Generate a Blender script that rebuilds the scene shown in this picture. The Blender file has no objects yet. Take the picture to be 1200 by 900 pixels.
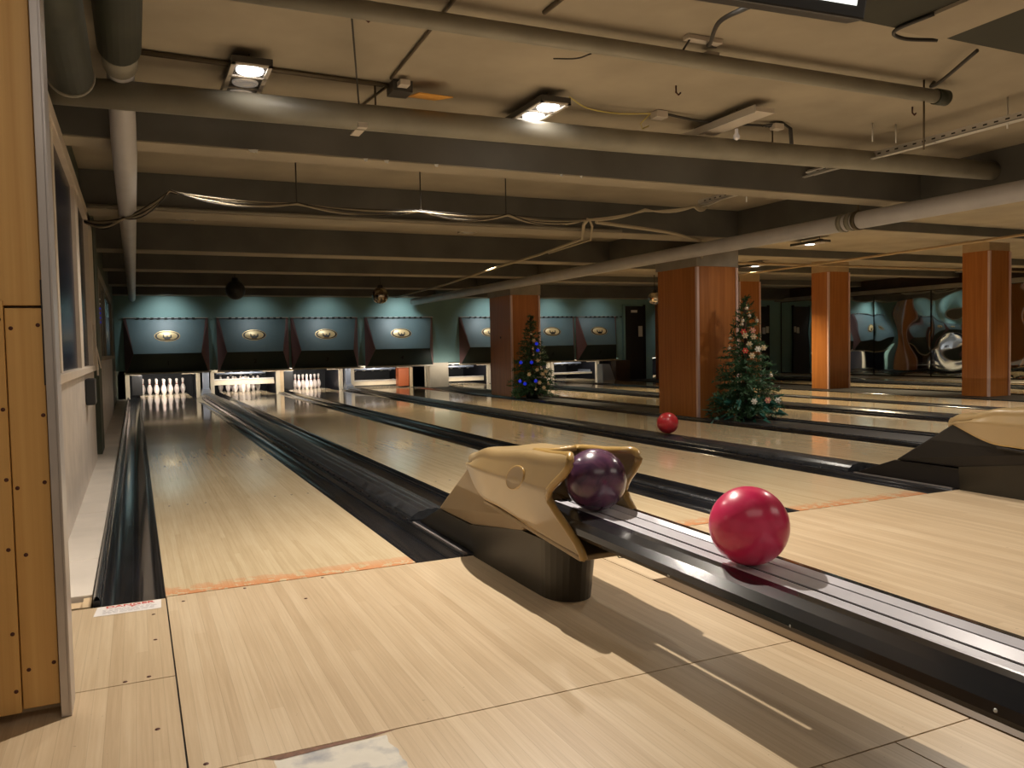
import bpy, bmesh, math, random
from mathutils import Vector, Matrix
random.seed(7)
C = bpy.context.scene.collection
PI = math.pi
sin, cos = math.sin, math.cos

# ------------------------------------------------------------------ materials
def newmat(name):
    m = bpy.data.materials.new(name); m.use_nodes = True
    nt = m.node_tree; b = nt.nodes['Principled BSDF']
    return m, nt, b

def N(nt, typ, **kw):
    n = nt.nodes.new(typ)
    for k, v in kw.items():
        if k.startswith('i_'):
            n.inputs[k[2:].replace('_', ' ')].default_value = v
        else:
            setattr(n, k, v)
    return n

def ramp(nt, fac, stops):
    r = nt.nodes.new('ShaderNodeValToRGB')
    el = r.color_ramp.elements
    while len(el) < len(stops): el.new(.5)
    for e, (p, c) in zip(el, stops):
        e.position = p; e.color = (c[0], c[1], c[2], 1)
    nt.links.new(fac, r.inputs[0])
    return r.outputs[0]

def mathn(nt, op, a, b=None, c=None):
    n = nt.nodes.new('ShaderNodeMath'); n.operation = op
    for i, v in enumerate((a, b, c)):
        if v is None: continue
        if isinstance(v, (int, float)): n.inputs[i].default_value = v
        else: nt.links.new(v, n.inputs[i])
    return n.outputs[0]

def mixc(nt, fac, a, b, mode='MIX'):
    n = nt.nodes.new('ShaderNodeMix'); n.data_type = 'RGBA'; n.blend_type = mode
    for s, v in ((0, fac), (6, a), (7, b)):
        if isinstance(v, (int, float)): n.inputs[s].default_value = v
        elif isinstance(v, tuple): n.inputs[s].default_value = (v[0], v[1], v[2], 1)
        else: nt.links.new(v, n.inputs[s])
    return n.outputs[2]

def mat(name, col, rough=.5, metal=0., var=.0, scale=6., spec=.5, coat=0., bump=0., emit=None, es=0., trans=0.):
    m, nt, b = newmat(name)
    b.inputs['Base Color'].default_value = (*col, 1)
    b.inputs['Roughness'].default_value = rough
    b.inputs['Metallic'].default_value = metal
    b.inputs['Specular IOR Level'].default_value = spec
    if coat: b.inputs['Coat Weight'].default_value = coat; b.inputs['Coat Roughness'].default_value = .08
    if trans: b.inputs['Transmission Weight'].default_value = trans
    g = N(nt, 'ShaderNodeNewGeometry')
    t = N(nt, 'ShaderNodeTexNoise', i_Scale=scale, i_Detail=5.)
    nt.links.new(g.outputs['Position'], t.inputs['Vector'])
    if var:
        c = ramp(nt, t.outputs[0], [(.3, tuple(x*(1-var) for x in col)), (.7, tuple(min(1, x*(1+var)) for x in col))])
        nt.links.new(c, b.inputs['Base Color'])
    if bump:
        bn = N(nt, 'ShaderNodeBump', i_Strength=bump, i_Distance=.01)
        nt.links.new(t.outputs[0], bn.inputs['Height']); nt.links.new(bn.outputs[0], b.inputs['Normal'])
    if emit:
        b.inputs['Emission Color'].default_value = (*emit, 1); b.inputs['Emission Strength'].default_value = es
    return m

def wood_floor(name, c1, c2, c3, board=.027, rough=.3, coat=0., orange=False, patch=False, far=None, rough2=None):
    m, nt, b = newmat(name)
    g = N(nt, 'ShaderNodeNewGeometry')
    sep = N(nt, 'ShaderNodeSeparateXYZ'); nt.links.new(g.outputs['Position'], sep.inputs[0])
    bx = mathn(nt, 'FLOOR', mathn(nt, 'DIVIDE', sep.outputs[0], board))
    # staggered board ends
    jit = N(nt, 'ShaderNodeTexWhiteNoise', noise_dimensions='1D'); nt.links.new(bx, jit.inputs['W'])
    ly = mathn(nt, 'FLOOR', mathn(nt, 'ADD', mathn(nt, 'DIVIDE', sep.outputs[1], 2.7), mathn(nt, 'MULTIPLY', jit.outputs[0], 7.)))
    wn = N(nt, 'ShaderNodeTexWhiteNoise', noise_dimensions='2D')
    cmb = N(nt, 'ShaderNodeCombineXYZ'); nt.links.new(bx, cmb.inputs[0]); nt.links.new(ly, cmb.inputs[1])
    nt.links.new(cmb.outputs[0], wn.inputs['Vector'])
    # grain
    mp = N(nt, 'ShaderNodeMapping'); mp.inputs['Scale'].default_value = (90, 2.2, 1)
    nt.links.new(g.outputs['Position'], mp.inputs[0])
    gr = N(nt, 'ShaderNodeTexNoise', i_Scale=1., i_Detail=6., i_Roughness=.65); nt.links.new(mp.outputs[0], gr.inputs['Vector'])
    big = N(nt, 'ShaderNodeTexNoise', i_Scale=1.3, i_Detail=4.); nt.links.new(g.outputs['Position'], big.inputs['Vector'])
    f = mathn(nt, 'ADD', mathn(nt, 'MULTIPLY', wn.outputs[0], .16), mathn(nt, 'ADD', mathn(nt, 'MULTIPLY', gr.outputs[0], .55), mathn(nt, 'MULTIPLY', big.outputs[0], .30)))
    col = ramp(nt, f, [(.25, c1), (.5, c2), (.78, c3)])
    # thin dark board joints
    fr = mathn(nt, 'FRACT', mathn(nt, 'DIVIDE', sep.outputs[0], board))
    j = mathn(nt, 'LESS_THAN', fr, .045)
    col = mixc(nt, mathn(nt, 'MULTIPLY', j, .28), col, tuple(x*.5 for x in c1))
    # specks and scuffs
    sp = N(nt, 'ShaderNodeTexNoise', i_Scale=38., i_Detail=2.); nt.links.new(g.outputs['Position'], sp.inputs['Vector'])
    s = mathn(nt, 'GREATER_THAN', sp.outputs[0], .76)
    col = mixc(nt, mathn(nt, 'MULTIPLY', s, .5), col, tuple(x*.35 for x in c1))
    if orange:
        on = N(nt, 'ShaderNodeTexNoise', i_Scale=14., i_Detail=6., i_Roughness=.7); nt.links.new(g.outputs['Position'], on.inputs['Vector'])
        band = mathn(nt, 'SUBTRACT', 1., mathn(nt, 'DIVIDE', sep.outputs[1], .13))
        band = mathn(nt, 'MAXIMUM', band, 0.)
        o = mathn(nt, 'GREATER_THAN', mathn(nt, 'ADD', on.outputs[0], mathn(nt, 'MULTIPLY', mathn(nt, 'LESS_THAN', sep.outputs[1], .12), .04)), .5)
        o2 = mathn(nt, 'MULTIPLY', o, mathn(nt, 'LESS_THAN', sep.outputs[1], .14))
        o2 = mathn(nt, 'MULTIPLY', o2, mathn(nt, 'ADD', .25, mathn(nt, 'MULTIPLY', band, .5)))
        col = mixc(nt, o2, col, (.72, .23, .07))
    if patch:
        # worn pale patch where the board surface has been filled
        ax = mathn(nt, 'ABSOLUTE', mathn(nt, 'SUBTRACT', sep.outputs[0], .325))
        pn = N(nt, 'ShaderNodeTexNoise', i_Scale=9., i_Detail=5.); nt.links.new(g.outputs['Position'], pn.inputs['Vector'])
        inx = mathn(nt, 'LESS_THAN', mathn(nt, 'ADD', ax, mathn(nt, 'MULTIPLY', pn.outputs[0], .05)), .165)
        iny = mathn(nt, 'MULTIPLY', mathn(nt, 'LESS_THAN', sep.outputs[1], -1.555), mathn(nt, 'GREATER_THAN', sep.outputs[1], -2.1))
        pc = ramp(nt, pn.outputs[0], [(.35, (.33, .33, .35)), (.5, (.66, .62, .54)), (.7, (.62, .58, .5))])
        col = mixc(nt, mathn(nt, 'MULTIPLY', inx, iny), col, pc)
    nt.links.new(col, b.inputs['Base Color'])
    b.inputs['Roughness'].default_value = rough
    if rough2 is not None:
        rr = mathn(nt, 'ADD', rough, mathn(nt, 'MULTIPLY', big.outputs[0], rough2-rough)); nt.links.new(rr, b.inputs['Roughness'])
    if coat: b.inputs['Coat Weight'].default_value = coat; b.inputs['Coat Roughness'].default_value = .05
    return m

def veneer(name, c1, c2, sx=30., sz=.8, rough=.35):
    m, nt, b = newmat(name)
    g = N(nt, 'ShaderNodeNewGeometry')
    mp = N(nt, 'ShaderNodeMapping'); mp.inputs['Scale'].default_value = (sx, sx, sz); nt.links.new(g.outputs['Position'], mp.inputs[0])
    t = N(nt, 'ShaderNodeTexNoise', i_Scale=1., i_Detail=6., i_Roughness=.6); nt.links.new(mp.outputs[0], t.inputs['Vector'])
    nt.links.new(ramp(nt, t.outputs[0], [(.3, c1), (.7, c2)]), b.inputs['Base Color'])
    b.inputs['Roughness'].default_value = rough
    return m

M = {}
M['approach'] = wood_floor('approach_boards', (.40, .285, .17), (.53, .40, .255), (.66, .535, .37), board=.037, rough=.30, patch=True, rough2=.42)
M['approach_shade'] = wood_floor('approach_boards_shade', (.085, .05, .022), (.12, .072, .032), (.15, .095, .045), board=.037, rough=.32)  # dark board colours stand in for a cast shadow
M['lane'] = wood_floor('lane_boards', (.52, .395, .23), (.67, .53, .335), (.79, .66, .45), board=.027, rough=.13, coat=.4, orange=True)
M['pindeck'] = wood_floor('pin_deck_boards', (.55, .45, .30), (.68, .58, .42), (.78, .68, .52), board=.027, rough=.18, coat=.4)
M['post_brown'] = mat('exposed_brown_board', (.16, .07, .035), .7, var=.3, scale=60)
M['seam'] = mat('dark_seam', (.02, .013, .01), .7)
M['gutter'] = mat('gutter_black_plastic', (.012, .013, .016), .16, var=.4, scale=3, coat=.4)
M['capping'] = mat('capping_black', (.010, .010, .013), .28, var=.4, scale=9)
M['trackcover'] = mat('ribbed_cover_black', (.022, .024, .028), .24, var=.5, scale=14)
M['subfloor'] = mat('subfloor_black', (.012, .011, .01), .6)
M['greyboard'] = mat('whitewashed_boards', (.64, .585, .52), .45, var=.10, scale=3)
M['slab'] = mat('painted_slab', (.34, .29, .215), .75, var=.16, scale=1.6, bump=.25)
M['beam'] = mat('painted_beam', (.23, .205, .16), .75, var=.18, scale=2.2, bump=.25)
M['beam_face_shade'] = mat('shaded_beam_face', (.105, .10, .088), .75, var=.2, scale=2.2, bump=.25)  # darker than the underside: shade on the beam sides put into the colour
M['beam_unlit'] = mat('unlit_olive_beam', (.028, .028, .018), .8, var=.2, scale=2)  # near-black tone stands in for the beam being unlit
M['pipe'] = mat('painted_pipe', (.25, .23, .18), .5, var=.15, scale=4)
M['pipe_pale'] = mat('pale_grey_pipe', (.48, .46, .46), .42, var=.08, scale=4)
M['pipe_dark'] = mat('dark_green_pipe', (.03, .033, .02), .55, var=.2, scale=5)
M['teal'] = mat('teal_wall_paint', (.20, .34, .32), .6, var=.08, scale=1.2)
M['olive'] = mat('olive_wall', (.075, .085, .06), .7, var=.2, scale=2)
M['teal_mask'] = mat('mask_blue_teal', (.135, .20, .21), .45, var=.06, scale=2)
M['mask_low'] = mat('mask_shaded_green', (.035, .05, .042), .5)  # dark tone paints in the shade of the downward-facing panel
M['mask_side'] = mat('mask_maroon_side', (.24, .13, .12), .5)
M['gold'] = mat('emblem_gold', (.80, .58, .28), .35, .2)
M['gold_rim'] = mat('emblem_rim', (.55, .38, .17), .3, .6)
M['emblem_black'] = mat('emblem_black', (.015, .01, .008), .4)
M['silver'] = mat('silver_strip', (.55, .55, .55), .3, .8)
M['cream'] = mat('cream_laminate', (.62, .55, .42), .4, var=.05)
M['post_wood'] = mat('pale_post_wood', (.62, .47, .29), .4, var=.1)
M['steelblue'] = mat('blue_grey_steel', (.30, .34, .42), .35, .6)
M['orangebox'] = mat('orange_red_board', (.40, .10, .03), .5)
M['pit'] = mat('pit_black', (.008, .008, .009), .7)
M['column'] = veneer('pillar_veneer', (.30, .10, .022), (.44, .165, .04), 22, .9, .33)
M['column_trim'] = mat('pillar_corner_trim', (.70, .50, .46), .3, .2)
M['concrete'] = mat('concrete_cap', (.26, .23, .19), .8, var=.15, scale=5, bump=.2)
M['concrete_tan'] = mat('tan_cap', (.42, .30, .17), .7, var=.1, scale=5)
M['brown'] = mat('brown_panelling', (.055, .028, .012), .6, var=.2)
M['doorblack'] = mat('door_black', (.012, .010, .009), .5)
M['paper'] = mat('paper_white', (.75, .74, .70), .7)
M['laminate'] = veneer('yellow_laminate', (.50, .27, .075), (.62, .37, .125), 34, .5, .4)
M['metaltrim'] = mat('brushed_metal_trim', (.46, .42, .40), .36, .75, var=.08, scale=5)
M['screw'] = mat('rusty_screw', (.07, .02, .012), .5, .4)
M['whitepaint'] = mat('cream_white_paint', (.62, .53, .44), .5, var=.05)
M['plaster'] = mat('white_plaster', (.60, .53, .47), .55, var=.1, scale=5)
M['glass_dark'] = mat('dark_window_glass', (.010, .016, .035), .25, spec=.12)
M['black'] = mat('black_plastic', (.012, .012, .013), .4)
M['hood'] = mat('hood_tan_plastic', (.315, .22, .105), .33, var=.05, scale=4, coat=.15)
M['hood_lip'] = mat('hood_gold_lip', (.36, .225, .07), .3, coat=.2)
M['hood_skirt'] = mat('hood_tan_skirt', (.27, .19, .10), .4, var=.05)
M['hood_skirt_shaded'] = mat('hood_shaded_skirt', (.009, .006, .004), .5, var=.1)  # skirt colour darkened to stand in for shade on the right hood
M['ped'] = mat('pedestal_black', (.020, .016, .009), .4, var=.15)
M['rail_black'] = mat('rail_black_plastic', (.010, .010, .012), .18, coat=.5)
M['rail_strip'] = mat('rail_pale_strip', (.62, .61, .66), .28, .1, var=.06, scale=9)
M['pin'] = mat('pin_white', (.80, .70, .64), .3, coat=.3)
M['pin_red'] = mat('pin_red_stripe', (.45, .05, .04), .4)
M['white_wire'] = mat('cream_wire', (.42, .35, .24), .6)
M['dark_wire'] = mat('dark_wire', (.03, .025, .02), .6)
M['yellow_wire'] = mat('yellow_wire', (.55, .45, .12), .6)
M['conduit'] = mat('brown_conduit', (.10, .075, .045), .5, .3)
M['galv'] = mat('galvanised_steel', (.62, .60, .57), .35, .5)
M['orange'] = mat('orange_card', (.72, .36, .07), .6)
M['fixture'] = mat('fixture_white', (.55, .49, .42), .4)
M['fix_dark'] = mat('fixture_inside', (.05, .045, .04), .4)
M['lamp_on'] = mat('lamp_glow', (1, 1, 1), .5, emit=(1, .93, .85), es=14)
M['lamp_dim'] = mat('lamp_dim', (.45, .40, .34), .25, .6, emit=(1, .85, .7), es=.12)
M['lamp_far'] = mat('lamp_far_glow', (1, 1, 1), .5, emit=(1, .95, .9), es=5)
M['screen'] = mat('screen_white', (.8, .8, .8), .3, emit=(.95, 1, .93), es=1.1)
M['led'] = mat('green_led', (.1, .6, .1), .3, emit=(.1, 1, .15), es=1.5)
M['sticker'] = mat('sticker_white', (.74, .70, .68), .5, var=.06, scale=30)
M['sticker_red'] = mat('sticker_red', (.55, .05, .04), .5)
M['sticker_grey'] = mat('sticker_print', (.30, .27, .30), .6)
M['fir'] = mat('fir_needles', (.035, .095, .04), .6, var=.5, scale=25)
M['fir_teal'] = mat('fir_teal_leaves', (.02, .11, .085), .5, var=.3, scale=20)
M['trunk'] = mat('tree_trunk', (.06, .035, .02), .8)
M['bauble_blue'] = mat('bauble_blue', (.02, .03, .40), .15, .6, emit=(.02, .04, .8), es=.35)
M['bauble_silver'] = mat('bauble_silver', (.75, .68, .60), .2, .7)
M['deco_white'] = mat('decoration_white', (.80, .78, .72), .5)
M['deco_red'] = mat('decoration_red', (.60, .07, .05), .5)
M['deco_pink'] = mat('decoration_pink', (.75, .33, .27), .5)
M['deco_cream'] = mat('decoration_cream', (.62, .52, .36), .5)

def ball_mat(name, c1, c2, rough, scale=5):
    m, nt, b = newmat(name)
    tc = N(nt, 'ShaderNodeTexCoord')
    t = N(nt, 'ShaderNodeTexNoise', i_Scale=scale, i_Detail=6., i_Distortion=2.); nt.links.new(tc.outputs['Object'], t.inputs['Vector'])
    nt.links.new(ramp(nt, t.outputs[0], [(.3, c1), (.65, c2)]), b.inputs['Base Color'])
    b.inputs['Roughness'].default_value = rough
    b.inputs['Coat Weight'].default_value = .35; b.inputs['Coat Roughness'].default_value = .12
    return m
M['ball_red'] = ball_mat('ball_crimson', (.58, .014, .085), (.70, .035, .13), .3)
M['ball_purple'] = ball_mat('ball_purple', (.035, .015, .045), (.11, .04, .085), .26, 9)
M['ball_red2'] = ball_mat('ball_dark_red', (.40, .012, .02), (.52, .03, .04), .35)

def mirror_mat():
    m, nt, b = newmat('wavy_mirror')
    b.inputs['Base Color'].default_value = (.80, .83, .80, 1)
    b.inputs['Metallic'].default_value = 1; b.inputs['Roughness'].default_value = .03
    return m
M['mirror'] = mirror_mat()
def disco_mat():
    m, nt, b = newmat('disco_facets')
    tc = N(nt, 'ShaderNodeTexCoord')
    t = N(nt, 'ShaderNodeTexVoronoi', i_Scale=14.); nt.links.new(tc.outputs['Object'], t.inputs['Vector'])
    nt.links.new(ramp(nt, t.outputs['Color'], [(.2, (.25, .2, .15)), (.8, (.9, .8, .65))]), b.inputs['Base Color'])
    b.inputs['Metallic'].default_value = 1; b.inputs['Roughness'].default_value = .12
    return m
M['disco'] = disco_mat()

# ------------------------------------------------------------------ mesh helpers
class MB:
    def __init__(s): s.v = []; s.f = []; s.mi = []; s.mats = []; s.sm = []
    def slot(s, m):
        if m not in s.mats: s.mats.append(m)
        return s.mats.index(m)
    def add(s, vs, fs, m, smooth=False):
        o = len(s.v); k = s.slot(m)
        s.v += [tuple(v) for v in vs]
        for f in fs: s.f.append(tuple(i+o for i in f)); s.mi.append(k); s.sm.append(smooth)
        return s
    def box(s, x0, x1, y0, y1, z0, z1, m):
        vs = [(x, y, z) for z in (z0, z1) for y in (y0, y1) for x in (x0, x1)]
        return s.add(vs, [(0, 2, 3, 1), (4, 5, 7, 6), (0, 1, 5, 4), (2, 6, 7, 3), (0, 4, 6, 2), (1, 3, 7, 5)], m)
    def hexa(s, p, m):   # 8 points: bottom 4 ccw, top 4 ccw
        return s.add(p, [(3, 2, 1, 0), (4, 5, 6, 7), (0, 1, 5, 4), (1, 2, 6, 5), (2, 3, 7, 6), (3, 0, 4, 7)], m)
    def tube(s, pts, r, m, n=10, cap=True, r2=None):
        pts = [Vector(p) for p in pts]; vs = []; fs = []
        up0 = Vector((0, 0, 1))
        for i, p in enumerate(pts):
            d = (pts[min(i+1, len(pts)-1)] - pts[max(i-1, 0)]).normalized()
            a = d.cross(up0)
            if a.length < 1e-3: a = d.cross(Vector((0, 1, 0)))
            a.normalize(); b_ = d.cross(a).normalized()
            rr = r if r2 is None else r + (r2-r)*i/(len(pts)-1)
            for k in range(n):
                t = 2*PI*k/n; vs.append(p + a*(rr*cos(t)) + b_*(rr*sin(t)))
        for i in range(len(pts)-1):
            for k in range(n):
                fs.append((i*n+k, i*n+(k+1) % n, (i+1)*n+(k+1) % n, (i+1)*n+k))
        s.add(vs, fs, m, True)
        if cap:
            o = len(s.v)-len(vs)
            for base in (0, (len(pts)-1)*n):
                s.f.append(tuple(o+base+k for k in range(n))); s.mi.append(s.slot(m)); s.sm.append(False)
        return s
    def lathe(s, prof, m, c=(0, 0, 0), n=20, mfun=None):
        vs = []; o = len(s.v)
        for r, z in prof:
            for k in range(n):
                t = 2*PI*k/n; vs.append((c[0]+r*cos(t), c[1]+r*sin(t), c[2]+z))
        s.v += vs
        for i in range(len(prof)-1):
            mm = m if mfun is None else mfun((prof[i][1]+prof[i+1][1])/2)
            k_ = s.slot(mm)
            for k in range(n):
                s.f.append((o+i*n+k, o+i*n+(k+1) % n, o+(i+1)*n+(k+1) % n, o+(i+1)*n+k)); s.mi.append(k_); s.sm.append(True)
        return s
    def sphere(s, c, r, m, nu=24, nv=14):
        return s.lathe([(r*sin(PI*i/nv)+1e-5, -r*cos(PI*i/nv)) for i in range(nv+1)], m, c, nu)
    def extrude(s, prof, y0, y1, m, closed=False, smooth=False, ox=0., oz=0., steps=1):
        n = len(prof); vs = []
        for j in range(steps+1):
            y = y0+(y1-y0)*j/steps
            vs += [(x+ox, y, z+oz) for x, z in prof]
        fs = []
        for j in range(steps):
            for i in range(n if closed else n-1):
                a = j*n+i; b_ = j*n+(i+1) % n
                fs.append((a, b_, b_+n, a+n))
        if closed:
            fs.append(tuple(range(n))[::-1]); fs.append(tuple(range(steps*n, steps*n+n)))
        return s.add(vs, fs, m, smooth)
    def grid(s, fn, nu, nv, m, smooth=True):
        vs = [fn(i/nu, j/nv) for j in range(nv+1) for i in range(nu+1)]
        fs = [(j*(nu+1)+i, j*(nu+1)+i+1, (j+1)*(nu+1)+i+1, (j+1)*(nu+1)+i) for j in range(nv) for i in range(nu)]
        return s.add(vs, fs, m, smooth)

def obj(name, mb, parent=None, loc=None, bevel=0., solid=0.):
    me = bpy.data.meshes.new(name)
    loc = Vector(loc) if loc is not None else Vector((0, 0, 0))
    base = loc
    me.from_pydata([tuple(Vector(v)-base) for v in mb.v], [], mb.f)
    for m in mb.mats: me.materials.append(m)
    me.polygons.foreach_set('material_index', mb.mi)
    me.polygons.foreach_set('use_smooth', mb.sm)
    bm = bmesh.new(); bm.from_mesh(me); bmesh.ops.recalc_face_normals(bm, faces=bm.faces); bm.to_mesh(me); bm.free()
    me.update()
    o = bpy.data.objects.new(name, me); C.objects.link(o)
    if parent is not None:
        o.parent = parent
        pl = Vector(parent.get('_w', (0, 0, 0)))
        o.location = base-pl
    else:
        o.location = base
    o['_w'] = tuple(base)
    if bevel:
        b = o.modifiers.new('bevel', 'BEVEL'); b.width = bevel; b.segments = 2; b.limit_method = 'ANGLE'
    if solid:
        b = o.modifiers.new('solid', 'SOLIDIFY'); b.thickness = solid; b.offset = 0
    return o

def tag(o, label, cat, group=None, kind=None):
    o['label'] = label; o['category'] = cat
    if group: o['group'] = group
    if kind: o['kind'] = kind
    return o

def thing(name, label, cat, loc=(0, 0, 0), group=None, kind=None):
    o = bpy.data.objects.new(name, None); C.objects.link(o)
    o.location = loc; o['_w'] = tuple(loc); o.empty_display_size = .1
    return tag(o, label, cat, group, kind)

def dup(root, d, label, group=None):
    d = Vector(d)
    r = root.copy(); C.objects.link(r); r.location = root.location + d; r['label'] = label
    r['_w'] = tuple(Vector(root['_w'])+d)
    if group: r['group'] = group
    for ch in list(root.children):
        c = ch.copy(); C.objects.link(c); c.parent = r; c['_w'] = tuple(Vector(ch['_w'])+d)
        for g in list(ch.children):
            q = g.copy(); C.objects.link(q); q.parent = c; q['_w'] = tuple(Vector(g['_w'])+d)
    return r

# ------------------------------------------------------------------ layout
LX = [0., 1.81, 3.37, 5.18, 7.42, 9.24, 10.86, 13.70, 15.52]   # left edge of each lane
LW = 1.054
ORD = ['leftmost', 'second from the left', 'third from the left', 'fourth from the left', 'fifth from the left', 'sixth from the left', 'seventh from the left', 'eighth from the left', 'ninth from the left']
YE = 17.35     # end of lane bed, start of pin deck
WX0, WX1 = -.46, 18.2

# ------------------------------------------------------------------ floor
fl = MB(); fl.box(-3, 19.5, -7, 20, -.30, -.12, M['subfloor'])
fl.box(6.50, 7.14, .02, 16.4, -.12, -.004, M['subfloor'])
fl.box(11.93+.3, 13.40, .02, 16.4, -.12, -.004, M['subfloor'])
fl.box(16.9, 18.2, .02, 16.0, -.12, -.004, M['greyboard'])
tag(obj('floor', fl), 'black subfloor under the lanes', 'floor', kind='structure')
G = .0025
ap = MB()
def panel(x0, x1, y0, y1, m): ap.box(x0+G, x1-G, y0+G, y1-G, -.03, 0, m)
ap.box(-3, 19.5, -7, -.003, -.12, -.006, M['seam'])
panel(-2.5, .0, -.89, -.02, M['approach']); panel(-2.5, .0, -7, -.89, M['approach'])
panel(0, 1.835, -1.535, -.003, M['approach']); panel(0, 1.835, -2.16, -1.535, M['approach'])
panel(0, 1.32, -7, -2.16, M['approach'])
panel(1.32, 1.56, -7, -2.16, M['approach'])
panel(1.56, 1.835, -7, -2.16, M['approach'])
panel(1.835, 2.33, -.74, -.003, M['approach'])
panel(1.84, 2.33, -7, -.74, M['approach_shade'])  # shadow strip beside the near rail, painted as darker boards
ap.box(2.3275, 19.5, -7, -.0055, -.03, 0, M['approach'])
ap.add([(.16, -1.537, .0008), (.50, -1.537, .0008), (.42, -1.552, .0008), (.30, -1.556, .0008), (.2, -1.562, .0008)], [(0, 4, 3, 2, 1)], M['post_brown'])
tag(obj('floor', ap), 'pale maple bowling approach in front of the foul line', 'floor', kind='structure')

# screws in the approach boards
for i, (x, y) in enumerate([(-.05, -.22), (-.05, -.52), (-.075, -.86), (-.14, -.87), (.04, -1.50), (.06, -.10), (.3, -.035), (.62, -.035), (-.06, -1.25), (.5, -.3)]):
    b = MB(); b.lathe([(.0001, .0012), (.006, .0012), (.007, 0)], M['screw'], (x, y, 0), 10)
    tag(obj('floor_screw', b, loc=(x, y, 0)), 'small rusty screw head set in the pale approach boards', 'screw', 'screws in the approach boards')

# ------------------------------------------------------------------ lanes
def gutter_prof():
    pr = [(-.117, 0)]
    for i in range(13):
        a = PI*i/12
        pr.append((-.105*cos(a), -.012-.062*sin(a)))
    pr.append((.117, 0))
    return pr
def make_lane(i):
    x = LX[i]
    t = thing('bowling_lane', 'glossy maple bowling lane, %s of the lanes' % ORD[i], 'bowling lane', (x+LW/2, 0, 0), 'bowling lanes')
    YE = 17.35
    b = MB(); b.box(x, x+LW, .003, YE, -.06, 0, M['lane'])
    # arrows (small dark darts)
    for k in range(7):
        cx = x+LW/2+(k-3)*.135; cy = 4.6-abs(k-3)*.25+.3
        b.add([(cx-.012, cy-.06, .0006), (cx+.012, cy-.06, .0006), (cx, cy+.06, .0006)], [(0, 1, 2)], M['seam'])
    for k in (-4, -3, -2, 2, 3, 4):
        cx = x+LW/2+k*.11
        b.add([(cx-.006, 2.1, .0006), (cx+.006, 2.1, .0006), (cx+.006, 2.125, .0006), (cx-.006, 2.125, .0006)], [(0, 1, 2, 3)], M['seam'])
    obj('lane_bed', b, t)
    if True:
        b = MB(); b.box(x, x+LW, YE, 18.5, -.06, .001, M['pindeck']); obj('pin_deck', b, t)
    for sx in (x-.1185, x+LW+.1185):
        b = MB(); b.extrude(gutter_prof(), .003, 18.4, M['gutter'], smooth=True, ox=sx, steps=3)
        obj('gutter', b, t)
    return t
for i in range(9): make_lane(i)

# cappings between lanes
def capping(x0, x1, label, y1=16.45, z=.004, ribbed=False, y0=.003):
    t = thing('ball_return_track' if ribbed else 'lane_divider', label, 'ball return' if ribbed else 'divider', ((x0+x1)/2, 0, 0), 'strips between the lanes')
    b = MB(); b.box(x0, x1, y0, y1, -.1, z, M['capping']); obj('capping', b, t, bevel=.004)
    if ribbed:
        w = x1-x0-.02; c = (x0+x1)/2
        pr = []
        n = 48
        for k in range(n+1):
            u = -1+2*k/n
            pr.append((u*w/2*1.0, .008+.052*(1-u*u)**.5 + .006*abs(sin(u*PI*2.5))*(1-u*u)))
        b = MB(); b.extrude(pr, .86, y1, M['trackcover'], smooth=True, ox=c, steps=1)
        b.add([(c+p[0], .86, p[1]) for p in pr], [tuple(range(len(pr)))], M['trackcover'])
        obj('ribbed_cover', b, t)
        b = MB()
        for k in range(70):
            y = .9+k*.21; b.sphere((x0+.006, y, z+.004), .006, M['trackcover'], 6, 4)
        o = obj('bolt_row', b, t); o['kind'] = 'stuff'
        b = MB(); b.box(x0+.004, x0+.018, .01, .80, z, z+.008, M['metaltrim']); obj('edge_strip', b, t)
    else:
        c = (x0+x1)/2
        pr = [(-(x1-x0)/2, z), (-(x1-x0)/4, z+.012), (0, z+.016), ((x1-x0)/4, z+.012), ((x1-x0)/2, z)]
        b = MB(); b.extrude(pr, y0, y1, M['trackcover'], smooth=True, ox=c); obj('rounded_top', b, t)
    return t
g2 = .237
def between(i): return LX[i]+LW+g2, LX[i+1]-g2
a, b_ = between(0); capping(a, b_, 'black ribbed ball return track between the two leftmost lanes', ribbed=True)
a, b_ = between(1); capping(a-.0, b_+.0, 'black rounded divider between the second and third lanes from the left')
a, b_ = between(2); capping(a, b_, 'black ribbed ball return track under the small dark red ball', ribbed=True)
capping(LX[3]+LW+g2, 6.50, 'black strip along the left side of the near pillar row')
capping(7.14, LX[4]-g2, 'black strip along the right side of the near pillar row')
a, b_ = between(4); capping(a, b_, 'black ribbed ball return track between the fifth and sixth lanes', ribbed=True)
a, b_ = between(5); capping(a, b_, 'black divider between the sixth and seventh lanes')
a, b_ = between(7); capping(a, b_, 'black ribbed ball return track between the two farthest lanes', ribbed=True)
capping(-.262, -.236, 'thin black capping beside the left wall boards', z=.02)

# boards along the left wall
for k, (y0, y1) in enumerate([(.14, .80), (.80, 2.08), (2.08, 4.9), (4.9, 16.)]):
    b = MB(); b.box(-.455, -.268, y0+.004, y1-.004, -.08, .01, M['greyboard'])
    lab = ['short greyish white floor board nearest the foul line by the left wall', 'second greyish white floor board beside the left gutter', 'long greyish white floor board under the plastered left wall', 'dim far floor board along the left wall'][k]
    tag(obj('floor_board', b, bevel=.003), lab, 'floor board', 'boards beside the left gutter')
b = MB(); b.box(-.44, -.27, .04, .12, -.06, -.01, M['post_wood']); b.box(-.30, -.27, .0, .14, -.06, .0, M['post_wood'])
tag(obj('wooden_batten', b), 'broken bit of wooden batten in the gap at the left end of the foul line', 'batten')

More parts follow.
